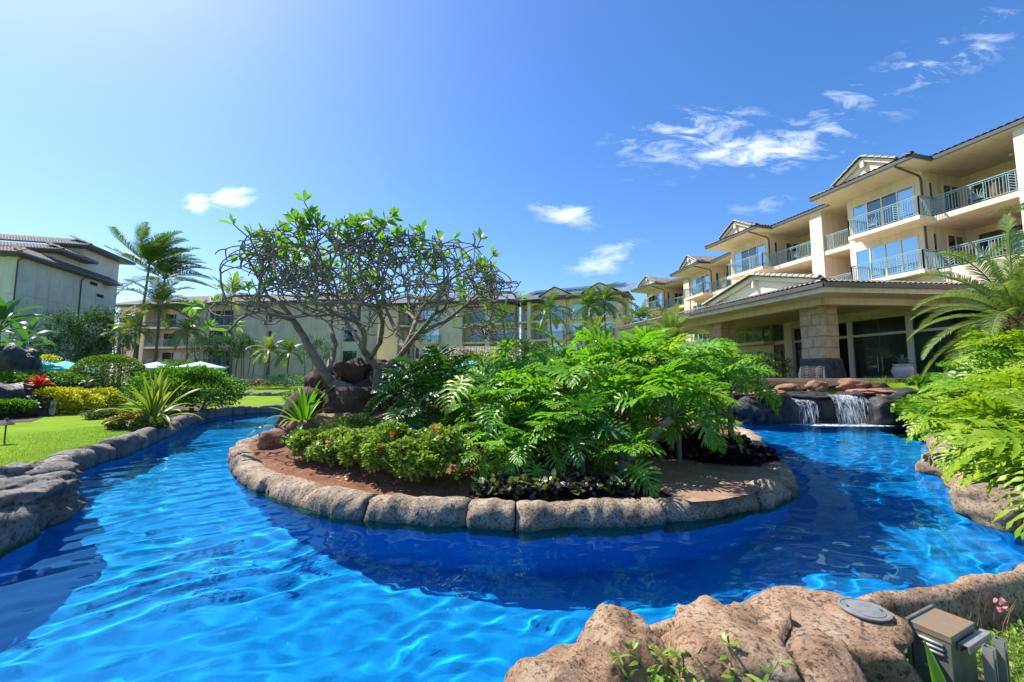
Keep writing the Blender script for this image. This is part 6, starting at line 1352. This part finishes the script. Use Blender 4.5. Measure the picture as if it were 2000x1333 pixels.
for (p, d, r) in rs.permutation(np.array(tips, dtype=object))[:22]:
    for _ in range(6): fp.append(tuple(p - PB + d * .08 + Vector(rs.normal(size=3)) * .05))
fp = np.array(fp); o = scatter('flower', T_ROUND, fp, rs.normal(size=(len(fp), 3)) + [0, 0, .6], .05 + .03 * rs.rand(len(fp)), M['flower_pink'], PLM); o['kind'] = 'stuff'
print('PLUM tips', len(tips), 'leaves', len(lp), 'segs', len(segs))

# ---------------------------------------------------------------- umbrellas
def umbrella(lab, px, py, Y_, r, mt, grp):
    c = D(px, py, Y_); z0 = gz(c.x, c.y); root = empty('patio_umbrella', (c.x, c.y, z0), lab, 'umbrella', grp); h = c.z - z0
    m_ = MB(); n = 8; rim = [(r * math.cos(2 * math.pi * k / n), r * math.sin(2 * math.pi * k / n), h - .22) for k in range(n)]; val = [(x * 1.0, y * 1.0, z - .16) for x, y, z in rim]
    m_.add([(0, 0, h + .28)] + rim + val, [(0, 1 + k, 1 + (k + 1) % n) for k in range(n)] + [(1 + k, 1 + n + k, 1 + n + (k + 1) % n, 1 + (k + 1) % n) for k in range(n)]); m_.build('canopy', mt, root)
    m_ = MB(); m_.tube([(0, 0, 0), (0, 0, h + .36)], .03, 8); m_.build('pole', M['trim'], root)
    for k in range(n): m_ = MB(); m_.bar((0, 0, h + .2), (rim[k][0] * .97, rim[k][1] * .97, h - .24), .02); m_.build('rib', M['wood'], root)
    m_ = MB(); m_.lathe([(.3, 0), (.3, .06), (.06, .09)], n=14); m_.build('base', M['pipe'], root)
for a in (('turquoise umbrella behind the bushes at the left edge', 52, 706, 24, 1.5, M['umbrella'], 'turquoise umbrellas on the left'), ('turquoise umbrella right of the red plant', 128, 714, 25, 1.3, M['umbrella'], 'turquoise umbrellas on the left'),
    ('pale blue umbrella above the dark bush, left one', 306, 714, 33, 1.7, M['umbrella_pale'], 'pale umbrellas'), ('pale blue umbrella above the dark bush, right one', 392, 713, 34, 1.8, M['umbrella_pale'], 'pale umbrellas'),
    ('teal umbrella in front of the pool bar, leftmost of three', 922, 711, 35, 1.7, M['umbrella'], 'teal umbrellas by the pool bar'), ('teal umbrella in front of the pool bar, middle of three', 990, 711, 35, 1.7, M['umbrella'], 'teal umbrellas by the pool bar'), ('teal umbrella right of the pool bar, beside the small date palm', 1055, 710, 35, 1.6, M['umbrella'], 'teal umbrellas by the pool bar')): umbrella(*a)

# ---------------------------------------------------------------- chairs on the near balconies
def chair(lab, fr, u, n_, z, az):
    root = empty('balcony_chair', fr.P(u, n_, z), lab, 'chair', 'chairs on the balconies'); root.rotation_euler = (0, 0, az)
    m_ = MB(); m_.box((0, 0, .42), (.5, .5, .05)); m_.build('seat', M['wood'], root)
    m_ = MB(); m_.box((0, .24, .72), (.5, .05, .55)); m_.build('backrest', M['wood'], root)
    for x in (-.22, .22):
        m_ = MB(); m_.bar((x, -.22, .62), (x, .24, .64), .05); m_.build('armrest', M['wood'], root)
        for y in (-.22, .22): m_ = MB(); m_.bar((x, y, 0), (x, y, .62 if y < 0 else .44), .045); m_.build('leg', M['wood'], root)
for a in (('wooden chair on the top right balcony beside the column', FA, -1.9, -2.6, 10.1, 1.2), ('wooden chair on the top right balcony nearer the bay', FA, -.9, -2.8, 10.1, -1.0), ('wooden chair on the right balcony one floor below the top', FA, -1.6, -2.7, 7.2, 1.2),
    ('second wooden chair on the balcony one floor below the top', FA, -.7, -2.8, 7.2, -1.0), ('wooden chair on the top balcony left of the nearest bay', FB, -2.0, -2.6, 10.1, 1.0), ('wooden chair on the recessed balcony of the second bay', FB, -1.2, -2.7, 7.2, 1.0)): chair(*a)
# ---------------------------------------------------------------- steel box on its bracket
ZT = .15; gb = -.24; A_, B_, C_ = [Vector((*G(px, py, ZT)[:2], 0)) for px, py in ((1856, 1244), (1778, 1212), (1902, 1216))]
ab = (B_ - A_).normalized(); ac = Vector((-ab.y, ab.x, 0)); ac = ac if ac.dot(C_ - A_) > 0 else -ac; BX = empty('steel_box', (A_.x + .1, A_.y + .1, gb), 'weathered steel electrical box with three louvres by the boulders', 'electrical box'); o0 = Vector((A_.x + .1, A_.y + .1, gb))
def bx(a0, a1, c0, c1, z0, z1):
    m_ = MB(); P_ = lambda a, c, z: A_ + ab * a + ac * c + Vector((0, 0, z)) - o0
    m_.hexa([P_(a0, c0, z0), P_(a0, c1, z0), P_(a1, c1, z0), P_(a1, c0, z0), P_(a0, c0, z1), P_(a0, c1, z1), P_(a1, c1, z1), P_(a1, c0, z1)]); return m_
# body, lid, flange: local axes a (along the louvred face) and c (depth)
bx(0, .17, .0, .31, gb + .04, ZT - .012).build('body', M['steel'], BX, bevel=.003)
bx(-.004, .174, -.004, .314, ZT - .012, ZT).build('lid', M['rust'], BX, bevel=.002)
bx(-.004, .174, -.004, .0, ZT - .035, ZT - .0125).build('lid_lip', M['rust'], BX)
bx(.174, .190, -.018, .326, gb + .02, ZT + .012).build('door_plate', M['steel'], BX, bevel=.003)
for i in range(3):
    m_ = MB(); P_ = lambda a, c, z: A_ + ab * a + ac * c + Vector((0, 0, z)) - o0; z = ZT - .065 - i * .026
    m_.tube([P_(.03, -.001, z), P_(.035, -.007, z), P_(.085, -.009, z), (P_(.135, -.007, z)), P_(.14, -.001, z)], [.003, .008, .009, .008, .003], 8); m_.build('louvre', M['galv'], BX, smooth=True)
m_ = MB(); P_ = lambda a, c, z: A_ + ab * a + ac * c + Vector((0, 0, z)) - o0; m_.tube([P_(.11, 0, ZT - .21), P_(.11, -.01, ZT - .21)], .010, 8); m_.build('screw', M['galv'], BX)
def chan(p, q, up):
    m_ = MB(); d = (q - p).normalized(); s_ = d.cross(up).normalized(); w_, t_ = .041, .003
    m_.bar(p, q, w_, t_, up); m_.bar(p + s_ * w_ / 2 + up * w_ / 2, q + s_ * w_ / 2 + up * w_ / 2, t_, w_, up); m_.bar(p - s_ * w_ / 2 + up * w_ / 2, q - s_ * w_ / 2 + up * w_ / 2, t_, w_, up); m_.bar(p + s_ * w_ * .36 + up * w_, q + s_ * w_ * .36 + up * w_, w_ * .28, t_, up); m_.bar(p - s_ * w_ * .36 + up * w_, q - s_ * w_ * .36 + up * w_, w_ * .28, t_, up); return m_
outv = -ab
cb0 = A_ + outv * .03 + ac * .06 + Vector((0, 0, ZT - .045)) - o0; cb1 = cb0 + ac * .31
chan(cb0, cb1, Vector((0, 0, -1)) * 1.0).build('bracket_rail', M['galv'], BX)
for c_ in (.17, .33): 
    p = A_ + outv * .075 + ac * c_ - o0; p.z = gb - .1 - o0.z; q = p.copy(); q.z = ZT - .045 - o0.z; chan(p, q, outv).build('bracket_post', M['galv'], BX)
# ---------------------------------------------------------------- grass and weeds by the camera
rs = np.random.RandomState(12)
q = np.column_stack([rs.uniform(2.2, 5.2, 60000), rs.uniform(1.2, 3.6, 60000)]); q = q[~inside(OUT, q[:, 0], q[:, 1])]; q = q[dist(OUT, q[:, 0], q[:, 1]) > .33]
q = q[~((q[:, 0] < 2.85) & (q[:, 1] > 1.95) & (q[:, 1] < 2.9))]
n = len(q); z = gh(q[:, 0], q[:, 1])
o = scatter('grass', T_BLADE, np.column_stack([q, z]), rs.normal(size=(n, 3)) * [.7, .7, .1] + [0, 0, .8], .035 + .06 * rs.rand(n) ** 2, M['weed'], widths=1.5 + rs.rand(n)); tag(o, 'thick uncut grass on the near right bank', kind='stuff')
k = rs.rand(n) < .22; q3 = q[k]; o = scatter('clover', T_LEAF, np.column_stack([q3, z[k] + .02 + .03 * rs.rand(k.sum())]), rs.normal(size=(k.sum(), 3)) * [1, 1, .4] + [0, 0, .4], .02 + .03 * rs.rand(k.sum()), M['weed']); tag(o, 'small leafy weeds mixed into the near grass', kind='stuff')
# general short grass round the base of the boulders
q = np.column_stack([rs.uniform(-.2, 2.4, 26000), rs.uniform(1.1, 2.1, 26000)]); q = q[~inside(OUT, q[:, 0], q[:, 1])]; n = len(q)
o = scatter('grass', T_BLADE, np.column_stack([q, gh(q[:, 0], q[:, 1])]), rs.normal(size=(n, 3)) * [.7, .7, .1] + [0, 0, .8], .03 + .05 * rs.rand(n) ** 2, M['weed'], widths=1.5 + rs.rand(n)); tag(o, 'short grass in front of the boulders', kind='stuff')
# short blades along the near part of the lawn
q = np.column_stack([rs.uniform(-13, -6.3, 70000), rs.uniform(6.5, 13, 70000)]); q = q[~inside(OUT, q[:, 0], q[:, 1])]; dd_ = dist(OUT, q[:, 0], q[:, 1]); k = (dd_ > .36) & (rs.rand(len(q)) < np.clip(1.3 - dd_ * .35, .12, 1)); q = q[k]; n = len(q)
o = scatter('grass', T_BLADE, np.column_stack([q, gh(q[:, 0], q[:, 1])]), rs.normal(size=(n, 3)) * [.6, .6, .1] + [0, 0, .8], .03 + .035 * rs.rand(n), M['weed'], widths=1.3 + rs.rand(n)); tag(o, 'short grass blades along the lawn kerb', kind='stuff')
q = G(1245, 905, .05); q = np.column_stack([rs.uniform(1.4, 3.4, 22000), rs.uniform(6.8, 9.2, 22000)]); q = q[inside(GRP, q[:, 0], q[:, 1])]; n = len(q)
o = scatter('grass', T_BLADE, np.column_stack([q, .03 + ih(q[:, 0], q[:, 1])]), rs.normal(size=(n, 3)) * [.6, .6, .1] + [0, 0, .8], .03 + .04 * rs.rand(n), M['weed'], widths=1.3 + rs.rand(n)); tag(o, 'short grass blades on the island grass patch', kind='stuff')
# seed stalks by the kerb
m_ = MB(); r2 = random.Random(5)
for i in range(60):
    x, y = r2.uniform(2.9, 4.6), r2.uniform(2.55, 3.0); zz = gz(x, y); h = r2.uniform(.14, .34); dx, dy = r2.uniform(-.12, .12), r2.uniform(-.05, .05)
    m_.tube([(x, y, zz), (x + dx * .4, y + dy * .4, zz + h * .6), (x + dx, y + dy, zz + h)], [.0022, .0018, .001], 3, False)
    for s_ in (-1, 1): m_.tube([(x + dx * .8, y + dy * .8, zz + h * .85), (x + dx + s_ * .03, y + dy, zz + h * 1.1)], [.0016, .001], 3, False)
tag(m_.build('seed_stalks', M['dry']), 'dry seed stalks against the near kerb', kind='stuff')
# leafy weeds: stems with whorls of narrow leaves
def weed(lab, x, y, h, seed):
    r3 = random.Random(seed); z0 = gz(x, y) - .01; root = empty('leafy_weed', (x, y, z0), lab, 'weed', 'leafy weeds in front of the boulders'); P3, D3, S3 = [], [], []
    for s_ in range(r3.randint(5, 8)):
        a = r3.uniform(0, 6.28); l = r3.uniform(.3, .55) * h; top = Vector((math.cos(a) * l, math.sin(a) * l * .6, h * r3.uniform(.7, 1.1))); pts = [Vector((0, 0, 0)), top * .45 + Vector((0, 0, h * .12)), top]; mm = MB(); mm.tube(pts, [.004, .003, .002], 4, False); mm.build('stem', M['stalk'], root)
        for j in range(7):
            t = .25 + .75 * j / 6; p = pts[1].lerp(pts[2], (t - .45) / .55) if t > .45 else pts[1] * (t / .45)
            for w_ in range(5 if j == 6 else 3):
                b = r3.uniform(0, 6.28); P3.append(tuple(p)); D3.append((math.cos(b), math.sin(b), r3.uniform(.1, .7))); S3.append(r3.uniform(.045, .085))
    o = scatter('foliage', (T_NARROW[0] * [1.5, 1, 1], T_NARROW[1]), np.array(P3), np.array(D3), np.array(S3), M['weed'], root); o['kind'] = 'stuff'
for i, (px, Y_, h, lab) in enumerate(((1165, 2.05, .30, 'leafy weed in front of the upright boulder'), (1205, 1.98, .26, 'small leafy weed left of the middle of the weeds'), (1265, 2.05, .36, 'leafy weed at the gap between the first two boulders'), (1310, 2.0, .44, 'tallest leafy weed before the broad boulder'),
    (1345, 1.98, .34, 'leafy weed right of the tallest one'), (1385, 1.98, .46, 'tall leafy weed under the middle of the broad boulder'), (1440, 1.95, .30, 'low leafy weed under the shaded side of the broad boulder'), (1560, 1.95, .26, 'low leafy weed below the boulder gap'), (1235, 1.92, .24, 'leafy weed at the bottom edge of the picture'), (1415, 1.9, .28, 'small leafy weed right of centre at the bottom edge'))):
    weed(lab, (px - 1000) / 800 * (Y_ + .08), Y_ + .08, h * 1.22, 400 + i)
BL = [strap_mesh(.26, .035, e, b_, M['ti'], i) for i, (e, b_) in enumerate(((84, 2), (70, 4), (58, 5)))]
for px, Y_, sc, n, lab in ((1515, 1.95, 1.35, 4, 'broad bladed plant at the bottom left of the steel box'), (1798, 1.95, 2.1, 3, 'tall broad blade in front of the steel box'), (1720, 1.95, 1.2, 4, 'broad bladed plant below the round cover')):
    rosette('blade_plant', lab, 'plant', ((px - 1000) / 800 * Y_, Y_, -.22), n, BL, sc, int(px))
m_ = MB(); 
pk = empty('fallen_flower', G(1955, 1180, -.1), 'fallen pink flower lying in the near grass', 'flower')
rs = np.random.RandomState(2); scatter('petal', T_ROUND, rs.normal(size=(7, 3)) * .012, rs.normal(size=(7, 3)) + [0, 0, .5], np.full(7, .045), M['flower_pink'], pk)
for ob in list(bpy.data.objects):
    if ob.type == 'MESH' and ob.name.split('.')[0] in ('boulder',) and ob.parent is None: ob.cycles.is_caustics_receiver = True
